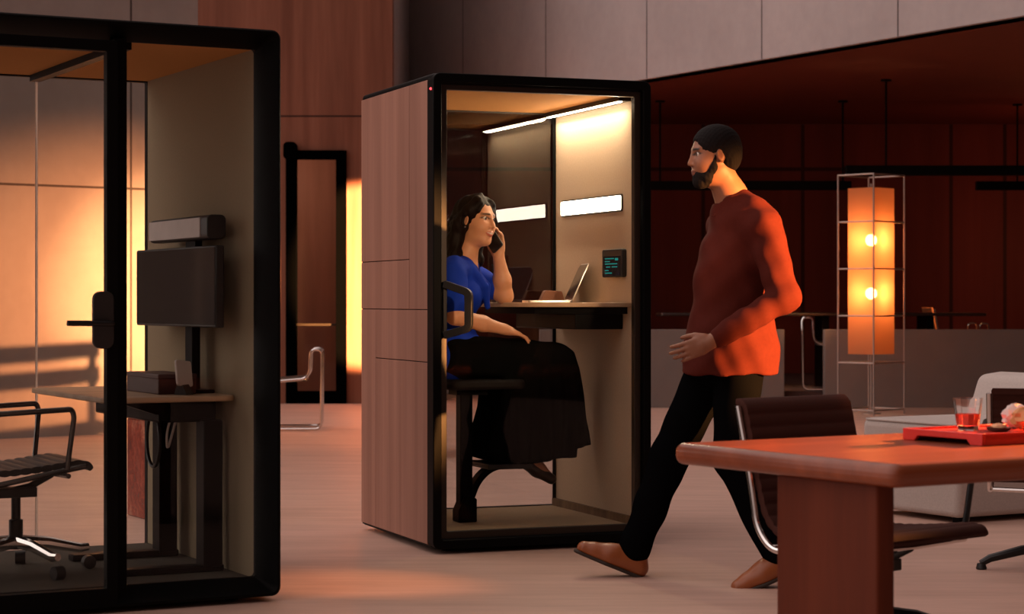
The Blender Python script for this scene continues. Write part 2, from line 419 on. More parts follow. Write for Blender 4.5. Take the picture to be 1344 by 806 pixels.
dk = desk.build('counter', M['oak'], bt, bevel=.003)
MB().prism([(1.054, .17), (.98, .20), (.66, .40), (.62, .55), (.63, 1.02), (1.054, 1.02)], 'z', 1.105, 1.138).build('counter_support', M['black'], dk)
MB().box(.80, 1.054, .22, 1.02, 1.03, 1.106).build('cable_box', M['black'], dk, bevel=.006)
MB().box(1.036, 1.055, .09, 1.10, .09, .128).build('kick_rail', m_wood('brown_kick_rail', (.12, .07, .035), (.26, .16, .08), (3, 22, 3), .7), bt)
ll = bpy.data.lights.new('booth_strip_light', 'AREA'); ll.shape = 'RECTANGLE'; ll.size = .90; ll.size_y = .018; ll.energy = 13; ll.color = (1, .77, .52)
lo_ = bpy.data.objects.new('booth_strip_light', ll); C.objects.link(lo_)
lo_.matrix_world = Matrix.Translation(A0) @ Matrix.Rotation(R(AR), 4, 'Z') @ Matrix.Translation((1.009, .62, 2.128)) @ Matrix.Rotation(R(30), 4, 'Y') @ Matrix.Rotation(R(90), 4, 'Z')
red = m_emit('red_status_glow', (1, .05, .06), 4)
MB().ball((0, 0, 0), .006, 12).build('status_light', red, bt, loc=(-.002, .03, 2.147))
MB().ball((0, 0, 0), .006, 12).build('status_light', red, bt, loc=(WA+.002, .03, 2.147))

# stool with side post and footrest inside the booth (booth coordinates)
fA = Matrix.Translation(A0) @ Matrix.Rotation(R(AR), 4, 'Z')
def onA(x, y, z=0): return tuple(fA @ Vector((x, y, z)))
st = thing('bar_stool', 'black booth stool with single post and curved footrest under the woman', 'stool', onA(.33, .5, .09), AR)
MB().prism([(-.045, 0), (.05, 0), (.05, .115), (-.01, .135), (-.045, .055)], 'y', -.05, .05).build('base', M['black'], st, bevel=.008, seg=3)
MB().box(-.032, .032, -.035, .035, .05, .655).build('post', M['black'], st, bevel=.006)
fp = fillet([(.02, 0, .10), (.06, 0, .20), (.13, 0, .262), (.22, 0, .275)], .08, 6)
fr_ = MB(); fr_.ribbon(fp, (0, .075, 0), .032); fr_.build('footrest_arm', M['black'], st, bevel=.006)
MB().prism([(p[0], p[1]) for p in rrect(.07, .30, .262, .288, .008)], 'y', -.15, .15).build('footrest', M['blackplastic'], st, bevel=.004)
MB().prism(rrect(-.14, .26, -.20, .20, .06, 5), 'z', .650, .70).build('seat', m_plain('black_seat_leather', (.008, .006, .006), .6, spec=.2), st, bevel=.016, seg=4)
MB().box(-.06, .10, -.06, .06, .62, .652).build('seat_bracket', M['black'], st)

# laptop on the booth desk, open towards the woman
lp = thing('laptop', 'thin silver laptop standing open on the booth desk', 'laptop', onA(.845, .70, 1.160), AR-90-15)
# local: screen hinge at y=+.11 (towards the wall), keyboard to -y
MB().prism(rrect(-.15, .15, -.11, .11, .012), 'z', 0, .011).build('base', M['alu'], lp, bevel=.002)
MB().prism(rrect(-.132, .132, -.01, .085, .004), 'z', .011, .0125).build('keyboard', M['blackplastic'], lp)
sl = MB().prism(rrect(-.15, .15, 0, .205, .010), 'y', 0, .006).build('lid', M['alu'], lp, bevel=.002, loc=(0, .108, .010))
sl.rotation_euler = (R(-24), 0, 0)
MB().prism(rrect(-.142, .142, .008, .197, .004), 'y', -.0012, .0004).build('screen', M['screen'], sl)
cs = MB().prism(fillet([(-.07, 0), (.07, 0), (.055, .058), (-.04, .062), (-.07, 0)], .01)[:-1], 'y', -.02, .02).build('pouch', m_plain('brown_leather_pouch', (.16, .06, .03), .6), None, bevel=.004, loc=onA(.985, .985, 1.161))
cs.rotation_euler = (0, 0, R(AR)); tag(cs, 'small brown leather pouch at the back of the booth desk behind the laptop', 'pouch')

# ------------------------------------------------------------------ black meeting booth on the left
B0 = (-.898, 8.0, 0); BR = 28.
fB = Matrix.Translation(B0) @ Matrix.Rotation(R(BR), 4, 'Z')
def onB(x, y, z=0): return tuple(fB @ Vector((x, y, z)))
LB, DB = -2.15, 1.50
fj, nt, out = new_mat('frosted_joint')
t_ = nt.nodes.new('ShaderNodeBsdfTranslucent'); t_.inputs[0].default_value = (.85, .75, .68, 1); nt.links.new(t_.outputs[0], out.inputs[0])
mb = thing('meeting_booth', 'large black framed glass meeting booth with a lever-handled door, at left', 'meeting booth', B0, BR)
loops = []
for y, i, r in ((.13, .0, .035), (.006, .0, .035), (0, .006, .034), (0, .012, .03), (.105, .066, .012), (.13, .066, .012)):
    loops.append([(p[0], y, p[1]) for p in rrect(LB+i, -i, .022+i, HT-i, r, 5)])
MB().loft(loops, closed=True).build('portal_frame', M['black'], mb, ang=30)
MB().box(LB, 0, .12, DB, 2.165, HT).build('roof', M['black'], mb, bevel=.02, seg=3)
MB().box(-.05, -.001, .12, DB, .03, 2.19).build('side_wall', M['black'], mb)
MB().box(LB+.001, LB+.05, .12, DB, .03, 2.19).build('side_wall', M['black'], mb)
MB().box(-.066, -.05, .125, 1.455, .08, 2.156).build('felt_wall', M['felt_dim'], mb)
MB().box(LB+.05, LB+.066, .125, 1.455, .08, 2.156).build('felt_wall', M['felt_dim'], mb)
MB().box(LB+.05, -.05, .12, DB-.02, 2.156, 2.165).build('ceiling_panel', M['ceiling_felt'], mb)
MB().box(-.60, -.555, .14, 1.455, 2.128, 2.157).build('ceiling_rail', M['black'], mb)
MB().box(LB, 0, .10, DB, .022, .06).build('plinth', M['black'], mb, bevel=.01)
MB().box(LB+.05, -.05, .12, DB-.03, .06, .078).build('carpet', M['carpet_dark'], mb)
for sx in (LB+.15, -.15):
    for sy in (.15, DB-.15): MB().lathe([(.03, 0), (.03, .022)], 14, (sx, sy, 0)).build('foot', M['black'], mb)
bf = MB().add(*ring(rrect(LB+.05, -.05, .06, 2.165, .004, 2), rrect(LB+.066, -.068, .076, 2.150, .004, 2), 1.455, 1.49)).build('back_frame', M['black'], mb)
MB().box(-.564, -.066, 1.466, 1.476, .074, 2.152).build('glass_pane', M['glass'], bf)
MB().box(LB+.064, -.568, 1.466, 1.476, .074, 2.152).build('glass_pane', M['glass'], bf)
MB().box(-.570, -.562, 1.464, 1.478, .076, 2.150).build('pane_joint', fj, bf)
# fixed side light and mullion
MB().box(-.648, -.598, .06, .125, .06, 2.16).build('mullion', M['black'], mb, bevel=.003)
MB().box(-.60, -.062, .104, .112, .084, 2.148).build('glass_pane', M['glass'], mb)
dr = MB().add(*ring(rrect(-1.62, -.651, .03, 2.142, .006, 3), rrect(-1.57, -.694, .094, 2.100, .004, 3), .0, .045)).build('door', M['black'], mb, bevel=.003)
MB().box(-1.572, -.692, .020, .028, .092, 2.102).build('glass_pane', M['glass'], dr)
MB().prism(rrect(-.752, -.672, .990, 1.204, .03, 5), 'y', -.018, .001).build('handle_plate', M['blackplastic'], dr, bevel=.003)
lv = MB().tube(fillet([(-.690, -.012, 1.084), (-.690, -.062, 1.084), (-.862, -.062, 1.086)], .014), .0105, 12)
lv.build('lever_handle', M['darkmetal'], dr)
MB().box(LB+.06, -1.622, .05, .10, .06, 2.15).build('mullion', M['black'], mb)
MB().ball((0, 0, 0), .006, 12).build('status_light', m_emit('green_status_glow', (.25, 1, .5), 6), mb, loc=(.001, .03, 2.142))

# desk in the meeting booth
dk = thing('desk', 'light wood desk on black legs inside the black meeting booth', 'desk', onB(-.33, .85, .078), BR)
zt = .79-.078
MB().prism(rrect(-.285, .262, -.56, .57, .06, 5), 'z', zt-.022, zt).build('desktop', M['oak'], dk, bevel=.006, seg=3)
MB().box(-.02, .22, -.42, .46, zt-.11, zt-.022).build('cable_tray', M['black'], dk, bevel=.008)
MB().prism([(-.20, zt-.022), (.0, zt-.022), (.0, zt-.075), (-.04, zt-.075)], 'y', -.44, -.40).build('bracket', M['black'], dk)
for y in (-.42, .14):
    MB().box(.15, .23, y-.05, y+.05, .02, zt-.10).build('leg', M['black'], dk, bevel=.006)
    MB().box(-.22, .24, y-.04, y+.04, 0, .028).build('foot', M['black'], dk, bevel=.006)
MB().tube([(.06, -.10+.085*math.sin(t), zt-.20-.11*math.cos(t)) for t in [i*2*math.pi/24 for i in range(24)]], .008, 8, closed=True).build('cable', M['blackplastic'], dk)
MB().tube(fillet([(.10, -.27, zt-.03), (.06, -.27, zt-.16), (.07, -.25, zt-.24), (.11, -.25, zt-.10)], .04), .005, 8).build('cable', M['white'], dk)
# display on a stand, and a bar camera above it
mo = thing('monitor', 'wide blank monitor on a black stand on the booth desk', 'monitor', onB(-.13, .66, .79), BR)
MB().box(-.018, .05, -.13, .13, 0, .014).build('base', M['black'], mo, bevel=.004)
MB().box(-.018, .018, -.045, .045, .012, .56).build('stand', M['black'], mo, bevel=.004)
hs = MB().box(-.062, -.026, -.45, .56, .272, .598).build('housing', M['blackplastic'], mo, bevel=.006)
MB().box(-.064, -.061, -.442, .552, .282, .590).build('screen', M['screen'], hs)
vb = thing('video_bar', 'pale grey bar camera with black ends mounted above the wide monitor', 'video bar', onB(-.13, .62, 1.415), BR)
MB().prism(rrect(-.06, .02, 0, .098, .022, 4), 'y', -.305, .43).build('housing', M['blackplastic'], vb, bevel=.004)
MB().prism(rrect(-.225, .42, .010, .088, .006, 3), 'x', -.064, -.058).build('grille', M['white'], vb)
MB().box(-.01, .02, -.02, .10, -.055, .01).build('mount', M['black'], vb)
bx = thing('file_box', 'dark red file box lying on the desk in the meeting booth', 'box', onB(-.26, .64, .79), BR)
MB().box(-.07, .09, -.14, .28, 0, .075).build('box_body', m_plain('dark_red_board', (.040, .006, .005), .5), bx, bevel=.004)
MB().box(-.072, .092, -.142, .282, .062, .082).build('lid', m_plain('dark_brown_red_lid', (.060, .014, .011), .5), bx, bevel=.004)
ph = thing('card_holder', 'small upright white card leaning on the file box end', 'card', onB(-.24, .44, .79), BR+28)
p = MB().prism(rrect(-.045, .045, .0, .105, .010), 'y', -.005, .005).build('card', M['white'], ph, bevel=.002, loc=(0, 0, .035)); p.rotation_euler = (R(-12), R(6), 0)
MB().prism([(-.03, 0), (.04, 0), (.02, .06), (.008, .06)], 'x', -.02, .02).build('easel', M['blackplastic'], ph)
M['gunmetal'] = m_plain('gunmetal_tube', (.10, .095, .09), .25, .9)
# ------------------------------------------------------------------ ribbed office chairs
def sling_profile():
    """side profile of the sling, (x forward, z up), seat front to top of the back"""
    pts = [(.265, .455), (.245, .478), (.20, .482), (.05, .462), (-.12, .448), (-.205, .462), (-.255, .52), (-.285, .62), (-.345, .87), (-.362, .90), (-.385, .895)]
    return fillet([(p[0], 0, p[1]) for p in pts], .06, 4)
def sling(mb, half, th=.018, ribs=True, a=0., b=1.):
    P = [Vector(p) for p in sling_profile()]
    # resample
    ln = [0.]
    for i in range(1, len(P)): ln.append(ln[-1]+(P[i]-P[i-1]).length)
    n = 110; Q = []
    for k in range(n+1):
        s = (a+(b-a)*k/n)*ln[-1]; i = max(j for j in range(len(ln)) if ln[j] <= s+1e-9); i = min(i, len(P)-2)
        t = (s-ln[i])/max(1e-9, ln[i+1]-ln[i]); Q.append((P[i].lerp(P[i+1], t), s))
    loops = []
    for k, (q, s) in enumerate(Q):
        t = (Q[min(k+1, n)][0]-Q[max(k-1, 0)][0]).normalized(); nr = Vector((-t.z, 0, t.x))
        e = th*.5*(1+(.55*abs(math.sin(math.pi*s/.045))**.6 if ribs else 0))
        lo = q-nr*e; hi = q+nr*e
        loops.append([(lo.x, -half, lo.z), (lo.x, half, lo.z), (q.x, half+.006, q.z), (hi.x, half, hi.z), (hi.x, -half, hi.z), (q.x, -half-.006, q.z)])
    return mb.loft(loops)
def office_chair(name, label, loc, rotz, fabric, rail, legm, half=.235, dz=0., casters=True, group=None, armz=.25, leg0=20):
    t = thing(name, label, 'chair', loc, rotz, group)
    s = sling(MB(), half, a=0., b=.455).build('seat', fabric, t, ang=60); s.location.z = dz
    s = sling(MB(), half, a=.45, b=1.).build('backrest', fabric, t, ang=60); s.location.z = dz
    prof = fillet([(.235, 0, .47), (.10, 0, .448), (-.20, 0, .395), (-.275, 0, .47), (-.300, 0, .62), (-.365, 0, .885)], [.0, .05, .12, .10, .1, 0], 8)
    for sg in (-1, 1):
        y = sg*(half+.016)
        o = MB().tube([(p[0], y, p[2]) for p in prof], .0115, 10).build('side_rail', rail, t); o.location.z = dz
        a = fillet([(.15, y+sg*.012, .46), (.175, y+sg*.03, .47+armz-.03), (.165, y+sg*.03, .47+armz), (-.20, y+sg*.03, .47+armz-.015), (-.297, y+sg*.010, .47+armz-.04)], [.0, .03, .05, .03, 0], 6)
        o = MB().tube(a, .0115, 10).build('armrest', legm if not casters else rail, t); o.location.z = dz
    for x in (.16, -.20):
        o = MB().tube([(x, -half-.016, .432 if x > 0 else .41), (x, 0, .425 if x > 0 else .402), (x, half+.016, .432 if x > 0 else .41)], .011, 8).build('cross_bar', rail, t); o.location.z = dz
    m_ = MB().tube([(.16, 0, .425+dz), (.06, 0, .375+dz), (-.02, 0, .36+dz)], .016, 8); m_.tube([(-.20, 0, .402+dz), (-.10, 0, .365+dz), (-.02, 0, .36+dz)], .016, 8)
    m_.box(-.10, .08, -.05, .05, .335+dz, .375+dz); m_.build('tilt_mechanism', M['blackplastic'], t, bevel=.004)
    MB().lathe([(.030, .10), (.030, .22), (.020, .225), (.020, .34+dz)], 18).build('column', M['darkmetal'], t)
    hz = .062 if casters else .0
    for k in range(4 if not casters else 5):
        a = R((leg0+25+90*k) if not casters else (leg0+72*k)); c_, s_ = math.cos(a), math.sin(a)
        pts = [(c_*.02, s_*.02, .105+hz*.4), (c_*.14, s_*.14, .095+hz*.4), (c_*.28, s_*.28, .055+hz*.55), (c_*.32, s_*.32, .03+hz)]
        lg = MB().tube(pts, [.028, .024, .020, .016], 10).build('leg', legm, t)
        if casters:
            MB().tube([(c_*.32-s_*.022, s_*.32+c_*.022, .028), (c_*.32+s_*.022, s_*.32-c_*.022, .028)], .028, 16).build('caster', M['blackplastic'], lg)
        else:
            MB().lathe([(.02, 0), (.024, .006), (.018, .03)], 14, (c_*.318, s_*.318, 0)).build('glide', M['blackplastic'], lg)
    return t
office_chair('office_chair', 'black ribbed office chair on castors drawn up to the desk in the meeting booth', onB(-.85, .72, .078), BR, M['blackleather'], M['gunmetal'], M['chrome'], dz=-.02, armz=.235, leg0=0).scale = (.93, .93, .97)
office_chair('office_chair', 'brown ribbed chair with chrome side rails tucked behind the near table', (1.232, 7.0, 0), -50, M['brownleather'], M['chrome'], M['darkmetal'], half=.27, dz=-.08, casters=False)
office_chair('office_chair', 'brown ribbed chair cut by the right edge of the photo, beside the table', (2.36, 8.95, 0), 75, M['brownleather'], M['chrome'], M['darkmetal'], half=.25, dz=.0, casters=False, leg0=80).scale = (1, 1, .88)

# ------------------------------------------------------------------ near table with things on it
tb = thing('dining_table', 'large polished red-brown wooden table with a slab leg in the foreground', 'table', (1.0, 5.37, 0), 31.8)
tw2 = m_wood('polished_red_wood', (.16, .036, .013), (.225, .056, .021), (1.2, 16, 16), .28, .4)
tw3 = m_wood('red_wood_leg', (.075, .015, .0065), (.11, .024, .010), (14, 14, .9), .5, .12)
MB().prism(rrect(.0, 3.3, 0, .985, .035, 5), 'z', .676, .740).build('tabletop', tw2, tb, bevel=.026, seg=5)
MB().prism(rrect(.05, .115, .125, .55, .01, 3), 'z', 0, .677).build('leg', tw3, tb, bevel=.006)
MB().prism(rrect(3.185, 3.25, .125, .55, .01, 3), 'z', 0, .677).build('leg', tw3, tb, bevel=.006)
ty = thing('serving_tray', 'bright red serving tray with cut-out handles on the near table', 'tray', (1.385, 6.06, .740), 31.8)
rd = m_plain('red_lacquer', (.62, .018, .010), .35, coat=.3)
# local x along the table, y along the tray's left end
ed = MB()
ed.prism([(0, 0), (.05, 0), (.065, .016), (.275, .016), (.29, 0), (.34, 0), (.34, .036), (0, .036)], 'x', 0, .014)
ed.build('end_board', rd, ty, bevel=.002)
MB().prism([(0, 0), (.05, 0), (.065, .016), (.275, .016), (.29, 0), (.34, 0), (.34, .036), (0, .036)], 'x', .466, .48).build('end_board', rd, ty, bevel=.002)
MB().box(.014, .466, 0, .34, .017, .030).build('base', rd, ty, bevel=.001)
MB().box(.014, .466, 0, .012, .0, .036).build('side_board', rd, ty, bevel=.002)
MB().box(.014, .466, .328, .34, .0, .036).build('side_board', rd, ty, bevel=.002)
gl = thing('drinking_glass', 'faceted glass tumbler with pink drink on the red tray', 'glass', (1.405, 6.34, .770), 20)
gm, nt, out = new_mat('tumbler_glass'); gb = bsdf(nt, out, (.98, .97, .96), .02); gb.inputs['Transmission Weight'].default_value = 1; gb.inputs['IOR'].default_value = 1.45
prof_o = [(.030, 0), (.0325, .004), (.046, .098)]; prof_i = [(.0435, .0985), (.031, .016), (.001, .013)]
n = 12
def poly_loop(r, z, k=n): return [(r*math.cos(2*math.pi*i/k), r*math.sin(2*math.pi*i/k), z) for i in range(k)]
MB().loft([poly_loop(r, z) for r, z in prof_o+prof_i]).build('tumbler', gm, gl, ang=20)
lm, nt, out = new_mat('pink_drink'); lb = bsdf(nt, out, (.95, .22, .14), .05); lb.inputs['Transmission Weight'].default_value = .55; lb.inputs['IOR'].default_value = 1.33
MB().loft([poly_loop(.0303, .0165), poly_loop(.0362, .050), poly_loop(.001, .0505)]).build('drink', lm, gl, ang=20)
nk = MB(); rnd = random.Random(5)
def crumple(c, r, seed, sc=(1, 1, .7)):
    g = random.Random(seed); m = MB().ball(c, r, 18, sc)
    m.v = [tuple(c[i]+(v[i]-c[i])*(1+g.uniform(-.22, .22)) for i in range(3)) for v in m.v]
    return m
o = crumple((0, 0, 0), .042, 3, (1.1, .9, .85)).build('napkin', m_plain('white_paper', (.62, .52, .48), .8), None, loc=(1.575, 6.42, .808)); tag(o, 'crumpled white paper napkin on the red tray at the photo edge', 'napkin')
o = crumple((0, 0, 0), .040, 9, (1.0, .9, .8)).build('bread_roll', m_plain('golden_crust', (.55, .26, .10), .7), None, loc=(1.575, 6.325, .806)); tag(o, 'golden bread piece beside the napkin on the red tray', 'bread')
sd = thing('small_dish', 'small dark dish with a pale snack on the red tray', 'dish', (1.485, 6.275, .770))
MB().lathe([(.020, 0), (.034, .004), (.040, .013), (.037, .013), (.030, .006), (.001, .005)], 24).build('dish', m_plain('dark_glaze', (.05, .03, .02), .3), sd)
crumple((0, 0, .014), .020, 4, (1.2, 1, .5)).build('snack', m_plain('pale_snack', (.70, .38, .20), .6), sd)

# ------------------------------------------------------------------ grey lounge sofa
sf = thing('lounge_sofa', 'light grey fabric lounge sofa behind the near table', 'sofa', (2.31, 10.72, 0), 30)
sm = m_plain('light_grey_weave', (.52, .46, .425), .95, spec=.1, var=.08, scale=110, bmp=.25)
# local x into the sofa (seat front at x=0), y along its width away from the camera
MB().box(.03, 1.02, .015, .745, .03, .30).build('base', sm, sf, bevel=.03, seg=4)
MB().box(0, .86, .0, .76, .29, .525).build('seat_cushion', sm, sf, bevel=.045, seg=5)
MB().prism(fillet([(.80, .30), (.765, .50), (.86, .745), (1.05, .765), (1.10, .50), (1.06, .10), (.82, .10), (.80, .30)], .045)[1:-1], 'y', 0, .765).build('backrest', sm, sf, bevel=.03, seg=4)
wt = MB().tube([(p[0], p[1], .517) for p in rrect(.008, .852, .008, .752, .05)], .006, 8, closed=True).build('piping', sm, sf)
for x in (.10, .95):
    for y in (.08, .68): MB().box(x-.025, x+.025, y-.025, y+.025, 0, .05).build('foot', M['black'], sf)

# ------------------------------------------------------------------ cage floor lamp
lx, ly = 3.71, 21.25
la = thing('floor_lamp', 'tall glowing orange paper floor lamp inside a thin wire cage', 'lamp', (lx, ly, 0), 0)
# square cage turned so that one corner faces the camera
cr_ = [(-.345, -.02), (-.035, -.345), (.345, .02), (.035, .345)]
wm = m_plain('brushed_wire', (.42, .34, .30), .4, .7)
cg = MB()
zs = [.05+.4825*i for i in range(6)]
for x, y in cr_: cg.tube([(x, y, 0), (x, y, zs[-1])], .0095, 8)
for z in zs: cg.tube([(x, y, z) for x, y in cr_], .0085, 8, closed=True)
cg.build('wire_cage', wm, la)
pm2, nt, out = new_mat('orange_lamp_paper')
tr = nt.nodes.new('ShaderNodeBsdfTranslucent'); tr.inputs[0].default_value = (.88, .31, .11, 1)
df = nt.nodes.new('ShaderNodeBsdfDiffuse'); df.inputs[0].default_value = (.70, .38, .22, 1)
mx = nt.nodes.new('ShaderNodeMixShader'); mx.inputs[0].default_value = .30
nt.links.new(tr.outputs[0], mx.inputs[1]); nt.links.new(df.outputs[0], mx.inputs[2])
th = nt.nodes.new('ShaderNodeBsdfTransparent'); th.inputs[0].default_value = (1, .75, .45, 1)
m2 = nt.nodes.new('ShaderNodeMixShader'); m2.inputs[0].default_value = .16
nt.links.new(mx.outputs[0], m2.inputs[1]); nt.links.new(th.outputs[0], m2.inputs[2]); nt.links.new(m2.outputs[0], out.inputs[0])
q = .70
shp = [(x*q, y*q) for x, y in cr_]
sh = MB(); sh.loft([[(x, y, z) for x, y in shp] for z in (.62, 2.33)], caps=False)
so = sh.build('lamp_shade', pm2, la, smooth=False)
bulb = m_emit('lamp_bulb_glow', (1, .58, .26), 76)
for z in (1.795, 1.245):
    b_ = MB().ball((0, 0, z), .06, 16).build('bulb', bulb, la)
    MB().lathe([(.016, z-.11), (.016, z-.04)], 12).build('bulb_socket', wm, la)
MB().tube([(0, 0, .0), (0, 0, 2.38)], .010, 8).build('centre_rod', wm, la)
MB().lathe([(.0, .0), (.10, .0), (.10, .012), (.012, .02)], 20).build('base', wm, la)
MB().tube([(-.345, -.02, .54), (.345, .02, .54)], .006, 8).build('shade_support', wm, la)

# ------------------------------------------------------------------ chrome cantilever chairs
def cantilever(label, loc, rotz, leather, group):
    t = thing('cantilever_chair', label, 'chair', loc, rotz, group)
    prof = fillet([(-.52, 0, .016), (.0, 0, .016), (.01, 0, .73), (-.095, 0, .73), (-.105, 0, .47), (-.52, 0, .435), (-.60, 0, .66), (-.64, 0, .90)],
                  [0, .06, .05, .05, .09, .12, .1, 0], 8)
    ym = Vector((0, 0, 0))
    for sg in (-1, 1):
        MB().tube([(p[0], sg*.27, p[2]) for p in prof], .0125, 10).build('side_frame', M['chrome'], t)
    MB().tube([(-.52, -.27, .016), (-.52, .27, .016)], .0125, 10).build('floor_bar', M['chrome'], t)
    MB().tube([(-.52, -.27, .435), (-.52, .27, .435)], .011, 10).build('seat_bar', M['chrome'], t)
    MB().prism(rrect(-.55, -.09, -.255, .255, .03), 'z', .455, .495).build('seat', leather, t, bevel=.012, seg=3).rotation_euler = (0, R(-4), 0)
    bkp = fillet([(-.55, .52), (-.60, .68), (-.655, .92), (-.675, .915), (-.625, .66), (-.575, .51), (-.55, .52)], .01)[:-1]
    MB().prism(bkp, 'y', -.26, .26).build('backrest', leather, t, bevel=.006)
    return t
GC = None
c0 = cantilever('black leather chrome cantilever chair facing the dark doorway pane', (-1.735, 18.75, 0), 4, M['blackleather'], None)
c1 = dup(c0, (3.27, 23.1, .17), 172, 'black cantilever chair in the gap of the low wall behind the walking man'); c1.scale = (1.1, 1.1, 1.12)
c2 = cantilever('tan leather cantilever chair behind the low wall, right of the glowing lamp', (5.66, 24.78, .17), 2, M['tanleather'], None)

# long table behind the low wall
ct = thing('conference_table', 'long dark table behind the low grey-brown wall', 'table', (3.6, 23.9, .17), 0)
MB().prism(rrect(-1.9, 1.82, -.42, .42, .03), 'z', .825, .86).build('tabletop', m_plain('dark_table_top', (.03, .014, .01), .35), ct, bevel=.008, seg=3)
for x in (-1.2, -.0, 1.2): MB().box(x-.04, x+.04, -.3, .3, 0, .826).build('leg', M['black'], ct)

# pendant lights: long black bars on rods
def pendant(label, x0, x1, y, rods, z=2.60):
    t = thing('pendant_light', label, 'pendant light', (0, y, z), 0, None)
    MB().box(x0, x1, -.05, .05, -.055, .055).build('lamp_bar', M['black'], t, bevel=.008)
    for x in rods:
        rd_ = MB().tube([(x, 0, .05), (x, 0, 3.6-z)], .012, 8).build('rod', M['black'], t)
        MB().lathe([(.06, 3.58-z), (.06, 3.602-z)], 16, (x, 0, 0)).build('ceiling_rose', M['black'], rd_)
pendant('long black bar pendant above the glowing lamp, nearest of the three', 3.66, 7.4, 22.6, (4.11, 6.8))
pendant('black bar pendant under the soffit at the right edge, beyond the nearer bar', 5.73, 9.2, 25.4, (6.24, 8.6), 2.59)
pendant('black bar pendant behind the walking man, left of the lamp', 1.3, 4.12, 25.0, (1.8, 4.02), 2.57)

# red marble block, and an unseen bench placed to shadow the left wall
def block(name, label, cat, mat, loc, rotz, dims, bev=.006):
    o = MB().box(-dims[0]/2, dims[0]/2, -dims[1]/2, dims[1]/2, 0, dims[2]).build(name, mat, None, bevel=bev, loc=loc)
    o.rotation_euler = (0, 0, R(rotz)); return tag(o, label, cat)
mm, nt, out = new_mat('red_veined_marble')
b = bsdf(nt, out, (.2, .03, .02), .25)
v = coords(nt); n1 = noise(nt, v, 3.2, 7, .7); wv = nt.nodes.new('ShaderNodeTexVoronoi'); wv.feature = 'DISTANCE_TO_EDGE'; wv.inputs['Scale'].default_value = 7
ad = nt.nodes.new('ShaderNodeVectorMath'); ad.operation = 'ADD'; nt.links.new(v, ad.inputs[0]); nt.links.new(noise(nt, v, 5, 5), ad.inputs[1]); nt.links.new(ad.outputs[0], wv.inputs[0])
c = ramp(nt, n1, [(.35, (.22, .030, .018)), (.52, (.36, .075, .045)), (.66, (.62, .33, .22))])
c = mixmul(nt, c, ramp(nt, wv.outputs[0], [(.0, (1.0, .8, .7)), (.06, (.75, .6, .55)), (.3, (.6, .5, .5))]))
nt.links.new(c, b.inputs['Base Color'])
mk = thing('side_table', 'red veined marble block table outside the glass of the meeting booth', 'side table', (-1.84, 11.15, 0), 30)
MB().box(-.19, .19, -.19, .19, 0, .53).build('block', mm, mk, bevel=.008)
MB().box(-.20, .20, -.20, .20, .53, .56).build('table_top', mm, mk, bevel=.006)
bn = thing('bench', 'dark slatted bench hidden behind the timber-sided booth, placed to shadow the left wall', 'bench', (-.62, 15.75, 0), 80)
MB().box(-.45, .45, -.18, .18, .42, .47).build('seat', M['blackplastic'], bn, bevel=.006)
for z in (.69, .84): MB().box(-.45, .45, .15, .19, z, z+.10).build('back_slat', M['blackplastic'], bn, bevel=.006)
for x in (-.40, .40):
    for y in (-.14, .16): MB().box(x-.02, x+.02, y-.02, y+.02, 0, .94 if y > 0 else .43).build('leg', M['blackplastic'], bn)
